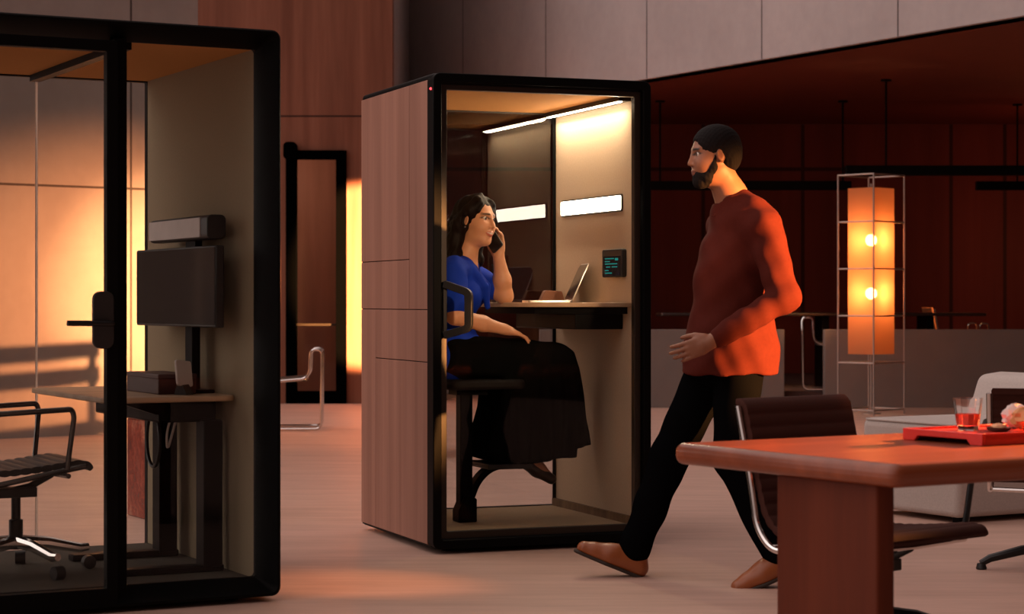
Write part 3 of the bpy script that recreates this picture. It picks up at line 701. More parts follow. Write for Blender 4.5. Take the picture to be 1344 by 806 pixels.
# ------------------------------------------------------------------ figures: one continuous surface grown from blended limbs
def V3(*a): return np.array(a, dtype=float)
def unit(v): v = np.asarray(v, float); return v/np.linalg.norm(v)
class Blend:
    def __init__(s): s.p = []
    def cap(s, a, b, ra, rb, k=.02, op='+', sc=None):
        s.p.append(('c', V3(*a), V3(*b), ra, rb, k, op)); return s
    def chain(s, pts, rs, k=.02):
        for i in range(len(pts)-1): s.cap(pts[i], pts[i+1], rs[i], rs[i+1], k)
        return s
    def ell(s, c, r, axes=None, k=.02, op='+'):
        ax = np.eye(3) if axes is None else np.array(axes, float)
        s.p.append(('e', V3(*c), V3(*r), ax, None, k, op)); return s
    def plane(s, c, n, k=.004):                       # keep the side the normal points away from
        s.p.append(('p', V3(*c), unit(n), None, None, k, 'x')); return s
    def poly(s, pts, y0f, amp, freq, k=.02, rnd=.02):  # xz outline with a half depth in y and soft folds
        s.p.append(('q', np.array(pts, float), y0f, (amp, freq), rnd, k, '+')); return s
    def bounds(s, pad):
        lo = V3(9e9, 9e9, 9e9); hi = -lo
        for q in s.p:
            if q[6] != '+': continue
            a, b = s._bb(q); lo = np.minimum(lo, a); hi = np.maximum(hi, b)
        return lo-pad, hi+pad
    @staticmethod
    def _bb(q):
        if q[0] == 'c':
            r = max(q[3], q[4]); return np.minimum(q[1], q[2])-r, np.maximum(q[1], q[2])+r
        if q[0] == 'e':
            r = np.sqrt(((q[3]*q[2][:, None])**2).sum(0)); return q[1]-r, q[1]+r
        if q[0] == 'q':
            yc, hw = q[2]; m = q[3][0]+q[4]
            return V3(q[1][:, 0].min()-m, yc-hw-m, q[1][:, 1].min()-m), V3(q[1][:, 0].max()+m, yc+hw+m, q[1][:, 1].max()+m)
        return V3(-1e9, -1e9, -1e9), V3(1e9, 1e9, 1e9)
    def field(s, h, wave=None):
        lo, hi = s.bounds(4*h)
        n = np.ceil((hi-lo)/h).astype(int)+1
        ax = [lo[i]+h*np.arange(n[i]) for i in range(3)]
        F = np.full(n, .3, dtype=np.float32)
        for q in s.p:
            k = q[5]; a, b = s._bb(q); pad = k+3*h
            i0 = np.clip(np.floor((a-pad-lo)/h).astype(int), 0, n); i1 = np.clip(np.ceil((b+pad-lo)/h).astype(int)+1, 0, n)
            if (i1 <= i0).any(): continue
            sl = tuple(slice(i0[i], i1[i]) for i in range(3))
            X = ax[0][sl[0]][:, None, None]; Y = ax[1][sl[1]][None, :, None]; Z = ax[2][sl[2]][None, None, :]
            if q[0] == 'c':
                d = q[2]-q[1]; L2 = max(1e-12, d@d)
                t = np.clip(((X-q[1][0])*d[0]+(Y-q[1][1])*d[1]+(Z-q[1][2])*d[2])/L2, 0, 1)
                D = np.sqrt((X-q[1][0]-t*d[0])**2+(Y-q[1][1]-t*d[1])**2+(Z-q[1][2]-t*d[2])**2)-(q[3]+(q[4]-q[3])*t)
            elif q[0] == 'e':
                P = [(X-q[1][0])*q[3][i][0]+(Y-q[1][1])*q[3][i][1]+(Z-q[1][2])*q[3][i][2] for i in range(3)]
                k0 = np.sqrt(sum((P[i]/q[2][i])**2 for i in range(3))); k1 = np.sqrt(sum((P[i]/q[2][i]**2)**2 for i in range(3)))
                D = k0*(k0-1)/np.maximum(k1, 1e-6)
            elif q[0] == 'p':
                D = (X-q[1][0])*q[2][0]+(Y-q[1][1])*q[2][1]+(Z-q[1][2])*q[2][2]
            else:
                pts = q[1]; x = ax[0][sl[0]][:, None]; z = ax[2][sl[2]][None, :]
                d2 = np.full(np.broadcast(x, z).shape, 1e9); ins = np.zeros(d2.shape, bool); m = len(pts)
                for i in range(m):
                    A, B = pts[i], pts[(i+1) % m]; e = B-A
                    t = np.clip(((x-A[0])*e[0]+(z-A[1])*e[1])/(e@e), 0, 1)
                    d2 = np.minimum(d2, (x-A[0]-t*e[0])**2+(z-A[1]-t*e[1])**2)
                    c = ((A[1] > z) != (B[1] > z))
                    with np.errstate(divide='ignore', invalid='ignore'):
                        c = c & (x < (B[0]-A[0])*(z-A[1])/(B[1]-A[1] if B[1] != A[1] else 1e-9)+A[0])
                    ins = ins ^ c
                d = np.sqrt(d2)*np.where(ins, -1, 1)
                yc, hw = q[2]; amp, fq = q[3]; rd = q[4]
                zz = np.clip((pts[:, 1].max()-z)/(pts[:, 1].max()-pts[:, 1].min()), 0, 1)
                fold = amp*np.sin(fq*x+1.5*np.sin(7*z))*zz+.5*amp*np.sin(2.3*fq*x+2)*zz
                wy = np.abs(Y-yc)-(hw+fold[:, None, :]); dd = np.broadcast_to(d[:, None, :], wy.shape)
                a_ = wy+rd; b_ = dd+rd
                D = np.minimum(np.maximum(a_, b_), 0)+np.sqrt(np.maximum(a_, 0)**2+np.maximum(b_, 0)**2)-rd
            f = F[sl]
            if q[6] == '+':
                hh = np.maximum(k-np.abs(f-D), 0)/k; F[sl] = np.minimum(f, D)-hh*hh*k*.25
            else:
                D = D if q[6] == 'x' else -D
                hh = np.maximum(k-np.abs(f-D), 0)/k; F[sl] = np.maximum(f, D)+hh*hh*k*.25
        if wave is not None:
            F += wave(ax[0][:, None, None], ax[1][None, :, None], ax[2][None, None, :]).astype(np.float32)
        return F, lo
    def mesh(s, name, h, mat, parent, base=(0, 0, 0), colour=None, wave=None, smooth_it=1):
        F, lo = s.field(h, wave)
        F[0], F[-1] = 1, 1; F[:, 0], F[:, -1] = 1, 1; F[:, :, 0], F[:, :, -1] = 1, 1
        S = F < 0
        cnt = np.zeros(np.array(F.shape)-1, dtype=np.int8)
        cor = [(i, j, k) for i in (0, 1) for j in (0, 1) for k in (0, 1)]
        N = np.array(F.shape)-1
        for i, j, k in cor: cnt += S[i:N[0]+i, j:N[1]+j, k:N[2]+k]
        act = np.argwhere((cnt > 0) & (cnt < 8))
        vals = {c: F[act[:, 0]+c[0], act[:, 1]+c[1], act[:, 2]+c[2]] for c in cor}
        acc = np.zeros((len(act), 3)); num = np.zeros(len(act))
        for c in cor:
            for a in range(3):
                if c[a]: continue
                d = list(c); d[a] = 1; d = tuple(d)
                va, vb = vals[c], vals[d]; m = (va < 0) != (vb < 0)
                t = np.where(m, va/np.where(m, va-vb, 1), 0)
                p = np.tile(np.array(c, float), (len(act), 1)); p[:, a] += t
                acc[m] += p[m]; num[m] += 1
        verts = lo+h*(act+acc/num[:, None])
        idx = np.full(tuple(N), -1, dtype=np.int64); idx[tuple(act.T)] = np.arange(len(act))
        faces = []
        for a in range(3):
            sl0 = [slice(None)]*3; sl1 = [slice(None)]*3
            sl0[a] = slice(0, -1); sl1[a] = slice(1, None)
            e = np.argwhere(S[tuple(sl0)] != S[tuple(sl1)])
            inside = S[tuple(sl0)][tuple(e.T)]
            b, c = (a+1) % 3, (a+2) % 3
            q = []
            for db, dc in ((0, 0), (1, 0), (1, 1), (0, 1)):
                g = e.copy(); g[:, b] -= 1-db; g[:, c] -= 1-dc
                q.append(idx[tuple(g.T)])
            q = np.stack(q, 1); q[~inside] = q[~inside][:, ::-1]
            faces.append(q)
        faces = np.concatenate(faces)
        for _ in range(smooth_it):                     # one light relaxation takes the grid steps out
            sm = np.zeros_like(verts); ct = np.zeros(len(verts))
            for i in range(4):
                np.add.at(sm, faces[:, i], verts[faces[:, (i+1) % 4]]+verts[faces[:, (i+3) % 4]]); np.add.at(ct, faces[:, i], 2)
            verts = .5*verts+.5*sm/ct[:, None]
        me = bpy.data.meshes.new(name)
        me.from_pydata((verts-np.array(base)).tolist(), [], faces.tolist())
        me.polygons.foreach_set('use_smooth', [True]*len(me.polygons))
        if colour is not None:
            col = np.ones((len(verts), 4)); col[:, :3] = colour(verts)
            at = me.color_attributes.new('Col', 'FLOAT_COLOR', 'POINT'); at.data.foreach_set('color', col.ravel())
        me.materials.append(mat); me.update()
        o = bpy.data.objects.new(name, me); C.objects.link(o)
        if parent is not None: o.parent = parent
        return o

def add_hand(B, wrist, d, pn, t, sz=1., curl=(.35, .5, .4), spread=1., thumb=(.75, .55, .35), fcurl=None):
    """palm, four fingers and a thumb: d points to the fingers, pn out of the palm, t to the thumb side"""
    w = V3(*wrist); d = unit(d); t = unit(np.array(t)-d*np.dot(t, d)); pn = unit(np.array(pn)-d*np.dot(pn, d)-t*np.dot(pn, t))
    B.ell(w+d*.046*sz, (.052*sz, .038*sz, .0155*sz), (d, t, pn), .012)
    B.cap(w-d*.01, w+d*.03*sz, .021*sz, .022*sz, .02)
    offs = (.029, .0098, -.0095, -.0275); lens = ((.043, .026, .021), (.047, .029, .022), (.044, .027, .021), (.034, .020, .018)); st = (.084, .090, .086, .077)
    for i in range(4):
        p = w+d*st[i]*sz+t*offs[i]*sz; ang = 0.
        B.cap(w+d*.04*sz+t*offs[i]*.8*sz, p, .0105*sz, .0095*sz, .010)
        for j, ln in enumerate(lens[i]):
            ang += (curl[j] if fcurl is None else fcurl[i][j])
            dr = d*math.cos(ang)+pn*math.sin(ang)+t*(offs[i]*2.2*spread)
            q = p+unit(dr)*ln*sz
            B.cap(p, q, (.0092-.0008*j)*sz, (.0084-.0009*j)*sz, .003); p = q
    b0 = w+d*.018*sz+t*.026*sz; a, b_, c_ = thumb
    dr = unit(t*a+d*b_+pn*c_); p1 = b0+dr*.036*sz; B.cap(b0, p1, .0145*sz, .0115*sz, .010)
    dr2 = unit(t*a*.45+d*(b_+.25)+pn*c_*1.1); p2 = p1+dr2*.030*sz; B.cap(p1, p2, .0108*sz, .0098*sz, .003)
    p3 = p2+unit(dr2*.8+d*.4)*.022*sz; B.cap(p2, p3, .0096*sz, .008*sz, .003)

def head_frame(f, up=(0, 0, 1)):
    f = unit(f); u = unit(np.array(up)-f*np.dot(up, f)); l = np.cross(u, f); return f, l, u
def add_head(B, c, f, l, u, male=False):
    A = (f, l, u); c = V3(*c)
    def P(a, b, z): return c+f*a+l*b+u*z
    g = 1.04 if male else 1.
    B.ell(P(-.012, 0, .034), (.094*g, .073*g, .086*g), A, .01)
    B.ell(P(.028, 0, -.030), (.062*g, .058*g, .080*g), A, .035)
    B.ell(P(.020, 0, -.075), (.054*g, .046*g, .036*g), A, .03)
    B.ell(P(.066, 0, -.098*g), (.020, .024, .018), A, .03)
    for s in (-1, 1):
        B.ell(P(.058, s*.036, -.028), (.026, .022, .026), A, .03)
        B.cap(P(.082, s*.012, .034), P(.072, s*.042, .032), .008, .008, .014)
    for s in (-1, 1): B.ell(P(.093, s*.031, .012), (.013, .018, .011), A, .014, '-')
    B.cap(P(.088, 0, .020), P(.107, 0, -.024), .007, .0095, .012)
    for s in (-1, 1): B.ell(P(.094, s*.0125, -.029), (.010, .0075, .007), A, .006)
    B.chain([P(.080, -.025, -.052), P(.093, -.008, -.0535), P(.094, .008, -.0535), P(.080, .025, -.052)], [.0035, .0058, .0058, .0035], .006)
    B.chain([P(.080, -.023, -.058), P(.091, -.007, -.0655), P(.091, .007, -.0655), P(.080, .023, -.058)], [.0035, .0065, .0065, .0035], .006)
    for s in (-1, 1):
        B.ell(P(-.008, s*(.073 if not male else .077), .000), (.018, .0075, .030), (unit(f*.95-u*.2), unit(l+f*s*-.3), unit(u+f*.2)), .006)
        B.ell(P(-.004, s*.083, .004), (.009, .005, .016), A, .006, '-')
    return P
def lerp_to(col, c, w): return col*(1-w[:, None])+np.array(c)*w[:, None]
def face_paint(c, f, l, u, skin, lip, brow, smile=False, dark=None):
    def paint(v):
        p = v-V3(*c); a, b, z = p@f, p@l, p@u
        col = np.tile(np.array(skin), (len(v), 1))
        near = (np.abs(b) < .09) & (np.abs(z) < .16) & (np.abs(a) < .14)
        def soft(x, e): return np.clip(.5-x/e, 0, 1)*near
        col = lerp_to(col, tint(skin, 1.12), .6*soft(np.sqrt((a-.06)**2+(np.abs(b)-.04)**2+(z+.025)**2)-.026, .02))
        br = np.maximum(np.abs(z-(.034-.10*np.maximum(np.abs(b)-.03, 0)))-.0045, np.abs(np.abs(b)-.030)-.020)
        col = lerp_to(col, brow, soft(br, .004)*(a > .045))
        up = .050+.0*b; curve = .18*np.abs(b)*(1 if smile else .1)
        mz = z-curve
        lipz = np.maximum(np.abs(mz+.0625)-.0125*np.clip(1-(np.abs(b)/.030)**2, 0, 1), np.abs(b)-.029)
        col = lerp_to(col, lip, soft(lipz, .004)*(a > .05))
        if smile:
            te = np.maximum(np.abs(mz+.0600)-.0034*np.clip(1-(np.abs(b)/.024)**2, 0, 1), np.abs(b)-.022)
            col = lerp_to(col, (.62, .56, .50), soft(te, .003)*(a > .05))
        else:
            te = np.maximum(np.abs(mz+.0595)-.0012, np.abs(b)-.024); col = lerp_to(col, tint(lip, .35), soft(te, .002)*(a > .05))
        ring_ = np.abs(np.sqrt(((np.abs(b)-.031)/.018)**2+((z-.012)/.0085)**2)-1)*.010-.0024
        col = lerp_to(col, tint(brow, .8), soft(ring_, .004)*(a > .05)*(z > .010))
        if dark is not None: col = dark(col, a, b, z, near)
        return col
    return paint
def eyes(parent, P, c, f, base, iris=(.03, .015, .01), look=0.):
    for s in (-1, 1):
        pos = P(.0725, s*.031, .012)
        me_c = f
        B = Blend(); B.ell(pos, (.0115, .0125, .0115), None, .001)
        def colr(v, pos=pos):
            d = (v-pos); d /= np.linalg.norm(d, axis=1)[:, None]; gz = unit(f+np.cross(V3(0, 0, 1), f)*look)
            k = d@gz; out_ = np.tile(np.array((.55, .50, .46)), (len(v), 1))
            out_[k > .78] = iris; out_[k > .965] = (.005, .005, .005); return out_
        B.mesh('eye', .0016, M['eye'], parent, base, colr)
M['eye'] = m_attr('eye_surface', .12)
M['skin_woman'] = m_attr('warm_skin', .48, .12)
M['skin_man'] = m_attr('brown_skin', .48, .08)
M['hair'] = m_plain('dark_brown_hair', (.006, .003, .002), .55, var=.3, scale=40, spec=.08)
M['hair_black'] = m_plain('black_short_hair', (.006, .004, .004), .8, var=.3, scale=120, spec=.15)
M['blue'] = m_plain('royal_blue_crepe', (.003, .028, .34), .7, var=.06, scale=30, spec=.12)
M['skirt'] = m_plain('black_crepe', (.0035, .0035, .0035), .9, spec=0.)
M['maroon'] = m_plain('maroon_cotton', (.075, .012, .0075), .85, spec=.08, var=.08, scale=60)
M['trouser'] = m_plain('black_trousers', (.003, .003, .0035), .9, spec=0.)
M['tanshoe'] = m_plain('tan_leather_shoe', (.30, .085, .025), .35, var=.1)
M['sole'] = m_plain('dark_sole', (.03, .018, .012), .7)

# ---------------- the woman, in booth coordinates (x towards the desk wall, y away from the door)
HX = V3(.386, .48, 1.555)
wo_root = thing('person', 'woman in a royal blue top and black skirt, phoning on a stool in the booth', 'person', onA(.33, .5, .09), AR)
WB = (.33, .5, .09)
hf, hl, hu = head_frame((.53, -.848, -.02), (.10, .0, 1))
tf = unit((.88, -.47, 0)); tl = np.cross((0, 0, 1), tf)
PEL = V3(.275, .52, .885); CH = V3(.300, .515, 1.20); NB = V3(.335, .505, 1.355)
SR = NB+V3(-.03, 0, -.035)-tl*.165; SL = NB+V3(-.02, 0, -.035)+tl*.155
ER = V3(.205, .285, 1.095); WR = V3(.478, .335, 1.030); EL = V3(.548, .52, 1.192); WL = V3(.505, .487, 1.385)
HR, HL_ = V3(.30, .44, .875), V3(.30, .60, .875); KR, KL = V3(.775, .40, .875), V3(.765, .60, .875)
NR, NL = V3(.61, .42, .40), V3(.56, .57, .40)
def torso_woman(B, e):
    B.ell(PEL, (.105+e, .155+e, .11+e), (tf, tl, V3(0, 0, 1)), .04)
    B.ell((PEL+CH)/2, (.090+e, .122+e, .16+e), (tf, tl, V3(0, 0, 1)), .06)
    B.ell(CH, (.100+e, .140+e, .135+e), (tf, tl, V3(0, 0, 1)), .06)
    for s in (-1, 1): B.ell(CH+tf*.075+tl*s*.062-V3(0, 0, .005), (.055+e, .060+e, .060+e), (tf, tl, V3(0, 0, 1)), .04)
    B.chain([SR, NB+V3(0, 0, -.03), SL], [.048+e, .060+e, .048+e], .05)
bw = Blend(); torso_woman(bw, -.012)
bw.chain([NB-V3(0, 0, .03), NB+V3(.005, 0, .03), HX+hf*-.012+V3(0, 0, -.05)], [.058, .050, .048], .03)
P = add_head(bw, HX, hf, hl, hu)
bw.chain([SR, ER], [.044, .038], .03); bw.chain([ER, ER*.45+WR*.55, WR], [.041, .037, .0245], .02)
bw.chain([SL, EL], [.048, .041], .03); bw.chain([EL, EL*.6+WL*.4, WL], [.041, .043, .0265], .02)
add_hand(bw, WR, (.93, .10, -.26), (-.2, .05, -1), (.1, .98, .1), .93, (.18, .35, .25), .8, (.6, .75, .15))
add_hand(bw, WL, (-.02, .03, 1), (-.743, -.60, 0), (-.66, .74, .0), .93, (.30, .55, .5), .6, (.45, .8, .5))
for H_, K_, N_ in ((HR, KR, NR), (HL_, KL, NL)):
    bw.chain([H_, K_], [.085, .056], .04); bw.chain([K_, K_*.6+N_*.4, N_], [.056, .055, .034], .03)
for N_, d in ((NR, V3(.80, -.12, -.58)), (NL, V3(.97, .05, -.22))):
    d = unit(d); bw.chain([N_-d*.035, N_+d*.09, N_+d*.165], [.033, .030, .020], .03)
skin = (.56, .27, .15)
body = bw.mesh('body', .0042, M['skin_woman'], wo_root, WB, face_paint(HX, hf, hl, hu, skin, (.45, .10, .07), (.04, .02, .012), smile=True))
eyes(wo_root, P, HX, hf, WB)
# hair: crown, parted sides and loose waves to the shoulders
hb = Blend()
hb.ell(P(-.026, 0, .040), (.102, .088, .094), (hf, hl, hu), .02)
hb.ell(P(-.060, 0, -.01), (.070, .082, .085), (hf, hl, hu), .04)
hb.ell(P(.116, 0, -.012), (.074, .072, .104), (hf, hl, hu), .012, '-')
for s in (-1, 1):
    hb.chain([P(.055, s*.052, .085), P(.020, s*.084, .045), P(-.035, s*.088, -.02), P(-.060, s*.080, -.10), P(-.050, s*.085, -.18), P(-.075, s*.075, -.235)], [.016, .020, .030, .034, .032, .016], .025)
    hb.chain([P(-.08, s*.04, -.03), P(-.095, s*.045, -.12), P(-.090, s*.055, -.22), P(-.10, s*.04, -.27)], [.05, .044, .036, .018], .03)
for s in (-1, 1):
    hb.chain([P(.010, s*.010, .126), P(.030, s*.045, .100), P(.022, s*.070, .062), P(-.004, s*.084, .032), P(-.04, s*.088, -.01)], [.008, .009, .011, .013, .016], .03)
hb.chain([P(.058, .060, .05), P(.060, .074, .0), P(.055, .080, -.045)], [.009, .010, .006], .012)
# keep the ear nearest the door in view
hb.ell(P(.006, -.092, -.010), (.026, .020, .036), (hf, hl, hu), .008, '-')
def strand(X, Y, Z):
    r = (X-HX[0])*hf[0]+(Y-HX[1])*hf[1]; b_ = (X-HX[0])*hl[0]+(Y-HX[1])*hl[1]; z = Z-HX[2]
    return .0014*np.sin(170*r+60*b_+5*np.sin(22*z))+.0012*np.sin(130*b_-90*r+6*np.sin(17*z+1))
hb.mesh('hair', .0042, M['hair'], wo_root, WB, None, strand)
er = MB().ball((0, 0, 0), .005, 10).build('earring', M['chrome'], wo_root, loc=tuple(P(-.004, -.082, -.034)-np.array(WB)))
# blue top with wide lapels and elbow sleeves
tb_ = Blend(); torso_woman(tb_, .004)
tb_.chain([SR, SR*.25+ER*.75], [.060, .066], .03); tb_.chain([SL, SL*.35+EL*.65], [.058, .060], .03)
tb_.ell(PEL+V3(.03, 0, .01), (.15, .185, .12), (tf, tl, V3(0, 0, 1)), .05)
for s in (-1, 1):
    tb_.chain([NB-tf*.045+tl*s*.052+V3(0, 0, .022), NB+tf*.035+tl*s*.068-V3(0, 0, .02), CH+tf*.135+tl*s*.040-V3(0, 0, -.04), CH+tf*.150+tl*s*.0-V3(0, 0, .06)], [.012, .020, .022, .012], .010)
tb_.chain([NB+tf*.085+V3(0, 0, .03), CH+tf*.135+V3(0, 0, .02)], [.045, .010], .012)
tb_.p[-1] = tb_.p[-1][:6]+('-',)
tb_.cap(NB+V3(0, 0, -.02)+tf*.02, NB+V3(0, 0, .12)+tf*.03, .054, .075, .008, '-')
def crepe(X, Y, Z): return .0022*np.sin(38*Z+26*X+3*np.sin(20*Y))+.0016*np.sin(55*X-40*Z+9*Y)
tb_.mesh('blouse', .005, M['blue'], wo_root, WB, None, crepe)
# long black skirt falling from the knees
kb = Blend()
out_ = [(.20, .83), (.22, .955), (.36, .972), (.60, .975), (.76, .955), (.842, .915), (.872, .84), (.942, .458), (.862, .445), (.858, .402), (.70, .385), (.60, .372), (.43, .392), (.392, .42), (.405, .48), (.46, .64), (.475, .80), (.40, .805)]
kb.poly(out_, (.51, .185), .013, 46, .02, .03)
kb.chain([HR+V3(-.02, 0, .02), KR+V3(0, 0, .005)], [.105, .075], .04); kb.chain([HL_+V3(-.02, 0, .02), KL+V3(0, 0, .005)], [.105, .075], .04)
kb.mesh('skirt', .006, M['skirt'], wo_root, WB, None, lambda X, Y, Z: .003*np.sin(34*X+12*Y+4*np.sin(6*Z)))
for N_, d in ((NR, V3(.80, -.12, -.58)), (NL, V3(.97, .05, -.22))):
    d = unit(d); sB = Blend(); dn = unit(np.cross(np.cross(d, V3(0, 0, -1)), d))
    sB.chain([N_-d*.045+dn*.012, N_+d*.09+dn*.010, N_+d*.175+dn*.006], [.036, .034, .026], .02)
    sB.cap(N_+d*.02-dn*.05, N_+d*.09-dn*.040, .045, .030, .012, '-')
    sB.mesh('shoe', .0042, m_plain('dark_brown_shoe', (.022, .010, .007), .3), wo_root, WB)
# the telephone in her hand
pc = V3(.462, .478, 1.478); px = unit(hf*.62-V3(0, 0, .78)); pnrm = unit(hl-px*(hl@px)+V3(0, 0, 0)); pw = np.cross(pnrm, px)
pm_ = thing('smartphone', 'black smartphone held to the ear by the woman in blue', 'phone', onA(*pc), 0)
mt = Matrix((px, pw, pnrm)).transposed().to_4x4()
rt = Matrix.Rotation(R(AR), 4, 'Z') @ mt; pm_.rotation_euler = rt.to_euler()
MB().prism(rrect(-.074, .074, -.036, .036, .010), 'z', -.0042, .0042).build('case', M['blackplastic'], pm_, bevel=.0015)
MB().prism(rrect(-.071, .071, -.033, .033, .008), 'z', -.0052, -.0040).build('screen', M['screen'], pm_)
MB().prism(rrect(-.066, -.042, -.030, -.006, .006), 'z', .0042, .0062).build('camera_bump', M['screen'], pm_)

# ---------------- the man walking past, in world coordinates
mr = thing('person', 'man in a maroon shirt and black trousers striding left past the booth', 'person', (.90, 8.56, 0), 0)
MBs = (.90, 8.56, 0)
mf = unit((-.93, -.37, 0)); ml = np.cross((0, 0, 1), mf); UZ = V3(0, 0, 1)
HC = V3(.838, 8.53, 1.765); gf, gl_, gu = head_frame((-.985, -.17, -.06), (-.05, 0, 1))
PM = V3(.905, 8.54, .985); CM = V3(.940, 8.545, 1.335); NM = V3(.930, 8.545, 1.575)
SLm = V3(1.025, 8.370, 1.465); SRm = V3(.900, 8.715, 1.470)
ELm = V3(1.095, 8.27, 1.180); WLm = V3(.795, 8.22, 1.005)
ERm = V3(1.03, 8.82, 1.205); WRm = V3(.965, 8.86, .955)
HRm, HLm = V3(.875, 8.63, .955), V3(.935, 8.455, .955)
KRm, ARm = V3(.675, 8.70, .525), V3(.515, 8.73, .105)
KLm, ALm = V3(.905, 8.41, .525), V3(1.085, 8.40, .135)
def torso_man(B, e):
    A = (mf, ml, UZ)
    B.ell(PM, (.130+e, .170+e, .13+e), A, .04)
    B.ell((PM*.5+CM*.5), (.132+e, .165+e, .21+e), A, .06)
    B.ell(CM, (.142+e, .190+e, .19+e), A, .06)
    B.chain([SRm, NM-UZ*.035, SLm], [.066+e, .075+e, .066+e], .06)
mbod = Blend(); torso_man(mbod, -.018)
mbod.chain([NM-UZ*.04, NM+V3(-.02, 0, .03), HC+gf*-.02-UZ*.06], [.075, .064, .060], .03)
PM_ = add_head(mbod, HC, gf, gl_, gu, True)
mbod.chain([SLm, ELm], [.052, .042], .03); mbod.chain([ELm, ELm*.6+WLm*.4, WLm], [.043, .041, .028], .02)
mbod.chain([SRm, ERm], [.052, .042], .03); mbod.chain([ERm, ERm*.6+WRm*.4, WRm], [.043, .041, .028], .02)
add_hand(mbod, WLm, (-.93, 0, -.36), (-.37, .93, 0), (-.3, 0, .9), 1.05, (.35, .55, .4), .8, (.5, .8, .35))
add_hand(mbod, WRm, (-.25, .05, -.96), (-.37, -.93, 0), (-.9, .1, .2), 1.05, (.3, .5, .4), .8, (.5, .8, .35))
for H_, K_, N_ in ((HRm, KRm, ARm), (HLm, KLm, ALm)):
    mbod.chain([H_, K_], [.088, .056], .04); mbod.chain([K_, K_*.6+N_*.4, N_], [.056, .056, .038], .03)
FR_, FL_ = unit((-.92, -.05, .38)), unit((-.93, -.06, -.36))
for N_, d in ((ARm, FR_), (ALm, FL_)): q_ = unit(np.cross(np.cross(d, -UZ), d)); mbod.chain([N_-d*.02+q_*.03, N_+d*.10+q_*.052, N_+d*.165+q_*.060], [.034, .026, .018], .03)
mskin = (.26, .105, .055)
def stub(col, a, b, z, near): return col
mbod.mesh('body', .0050, M['skin_man'], mr, MBs, face_paint(HC, gf, gl_, gu, mskin, (.20, .07, .05), (.012, .008, .006)))
eyes(mr, PM_, HC, gf, MBs)
hm = Blend(); hm.ell(PM_(-.014, 0, .046), (.103, .083, .090), (gf, gl_, gu), .02); hm.ell(PM_(-.055, 0, .0), (.060, .078, .070), (gf, gl_, gu), .03)
hm.ell(PM_(.112, 0, -.004), (.062, .085, .088), (gf, gl_, gu), .010, '-')
for s in (-1, 1): hm.ell(PM_(.010, s*.085, -.045), (.050, .030, .050), (gf, gl_, gu), .008, '-')
hm.mesh('hair', .0042, M['hair_black'], mr, MBs, None, lambda X, Y, Z: .0016*np.sin(300*X+40*Z)*np.sin(280*Y+200*Z))
bd = Blend(); bd.ell(PM_(.030, 0, -.070), (.066, .058, .054), (gf, gl_, gu), .02); bd.ell(PM_(.068, 0, -.106), (.026, .030, .022), (gf, gl_, gu), .025)
bd.ell(PM_(.082, 0, -.012), (.060, .060, .040), (gf, gl_, gu), .012, '-'); bd.ell(PM_(.108, 0, -.060), (.022, .028, .013), (gf, gl_, gu), .006, '-')
bd.ell(PM_(-.060, 0, -.11), (.050, .09, .05), (gf, gl_, gu), .01, '-')
for s in (-1, 1): bd.chain([PM_(.012, s*.066, .005), PM_(.022, s*.060, -.045), PM_(.045, s*.042, -.085)], [.007, .012, .014], .02)
bd.mesh('beard', .0042, M['hair_black'], mr, MBs, None, lambda X, Y, Z: .0014*np.sin(330*X+90*Z)*np.sin(300*Y+210*Z))
# shirt
sh_ = Blend(); torso_man(sh_, .006)
sh_.cap(CM+mf*.02-UZ*.05, PM+mf*.015-UZ*.12, .150, .185, .06); sh_.ell(PM+V3(.012, 0, -.05), (.185, .215, .20), (mf, ml, UZ), .06)
sh_.chain([SLm, ELm], [.076, .064], .03); sh_.chain([ELm, ELm*.12+WLm*.88], [.062, .046], .02)
sh_.chain([SRm, ERm], [.070, .062], .03); sh_.chain([ERm, ERm*.12+WRm*.88], [.066, .050], .02)
sh_.chain([NM-UZ*.05, NM*.4+SLm*.6-UZ*.005], [.085, .085], .05)
sh_.plane(V3(.9, 8.5, .865), (0, 0, -1))
sh_.cap(NM+V3(-.012, 0, -.005), NM+V3(-.06, 0, .12), .066, .085, .006, '-')
sh_.chain([NM-mf*.070+UZ*.012, NM+ml*.072+UZ*.012, NM+mf*.055+ml*.03-UZ*.018], [.017, .018, .014], .008)
sh_.chain([NM-mf*.070+UZ*.012, NM-ml*.072+UZ*.012, NM+mf*.055-ml*.03-UZ*.018], [.017, .018, .014], .008)
def cotton(X, Y, Z): return .003*np.sin(26*Z+18*X+2.5*np.sin(9*Y))+.002*np.sin(47*Z-33*X+15*Y)+.002*np.sin(70*X+31*Z)
sh_.mesh('shirt', .0055, M['maroon'], mr, MBs, None, cotton)
bt_ = M['white']
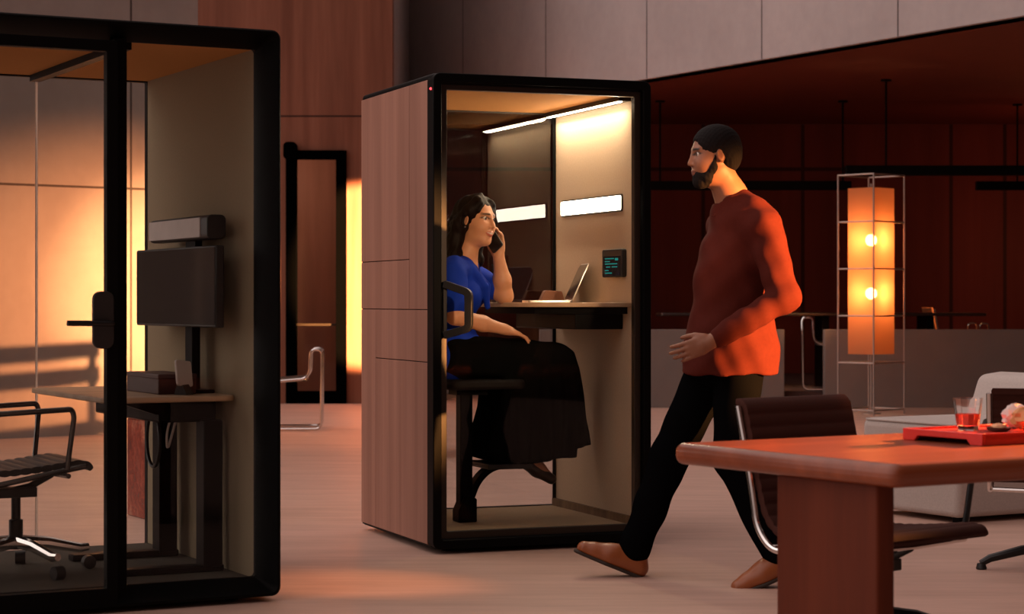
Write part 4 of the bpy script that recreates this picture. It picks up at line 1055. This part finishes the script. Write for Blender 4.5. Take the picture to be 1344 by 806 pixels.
# trousers
tr_ = Blend()
tr_.ell(PM-UZ*.04, (.135, .178, .14), (mf, ml, UZ), .05)
for H_, K_, N_ in ((HRm, KRm, ARm), (HLm, KLm, ALm)):
    e_ = N_+unit(K_-N_)*.010
    tr_.chain([H_, K_], [.108, .082], .04); tr_.chain([K_, e_], [.082, .066], .03)
tr_.plane(V3(0, 0, 1.02), (0, 0, 1))
tr_.mesh('trousers', .0055, M['trouser'], mr, MBs, None, lambda X, Y, Z: .004*np.sin(30*Z+20*X+3*np.sin(11*Y))*np.clip((1.0-Z)*1.5, .3, 1))
for N_, d in ((ARm, FR_), (ALm, FL_)):
    dn = unit(np.cross(np.cross(d, -UZ), d))
    lt = np.cross(d, dn); s_ = Blend()
    for sg in (-1, 1):
        s_.chain([N_-d*.050+dn*.056+lt*.010*sg, N_+d*.09+dn*.060+lt*.017*sg, N_+d*.20+dn*.066+lt*.008*sg], [.036, .034, .026], .02)
    s_.chain([N_-d*.020+dn*.010, N_+d*.075+dn*.045, N_+d*.15+dn*.058], [.046, .040, .032], .03)
    s_.plane(N_+dn*.086, dn)
    so_ = s_.mesh('shoe', .0042, M['tanshoe'], mr, MBs)
    q_ = Blend()
    for sg in (-1, 1): q_.chain([N_-d*.052+dn*.085+lt*.010*sg, N_+d*.09+dn*.085+lt*.018*sg, N_+d*.206+dn*.085+lt*.008*sg], [.034, .035, .028], .02)
    q_.plane(N_+dn*.097, dn); q_.plane(N_+dn*.082, -dn)
    o_ = q_.mesh('sole', .0040, M['sole'], mr, MBs); o_.parent = so_
cl_ = Blend()
cl_.chain([NM-mf*.078+UZ*.020, NM-mf*.02+ml*.080+UZ*.016, NM+mf*.060+ml*.045-UZ*.012, NM+mf*.095+ml*.010-UZ*.055], [.014, .015, .015, .012], .010)
cl_.chain([NM-mf*.078+UZ*.020, NM-mf*.02-ml*.080+UZ*.016, NM+mf*.060-ml*.045-UZ*.012, NM+mf*.095-ml*.010-UZ*.055], [.014, .015, .015, .012], .010)
cl_.mesh('collar', .0045, M['maroon'], mr, MBs)
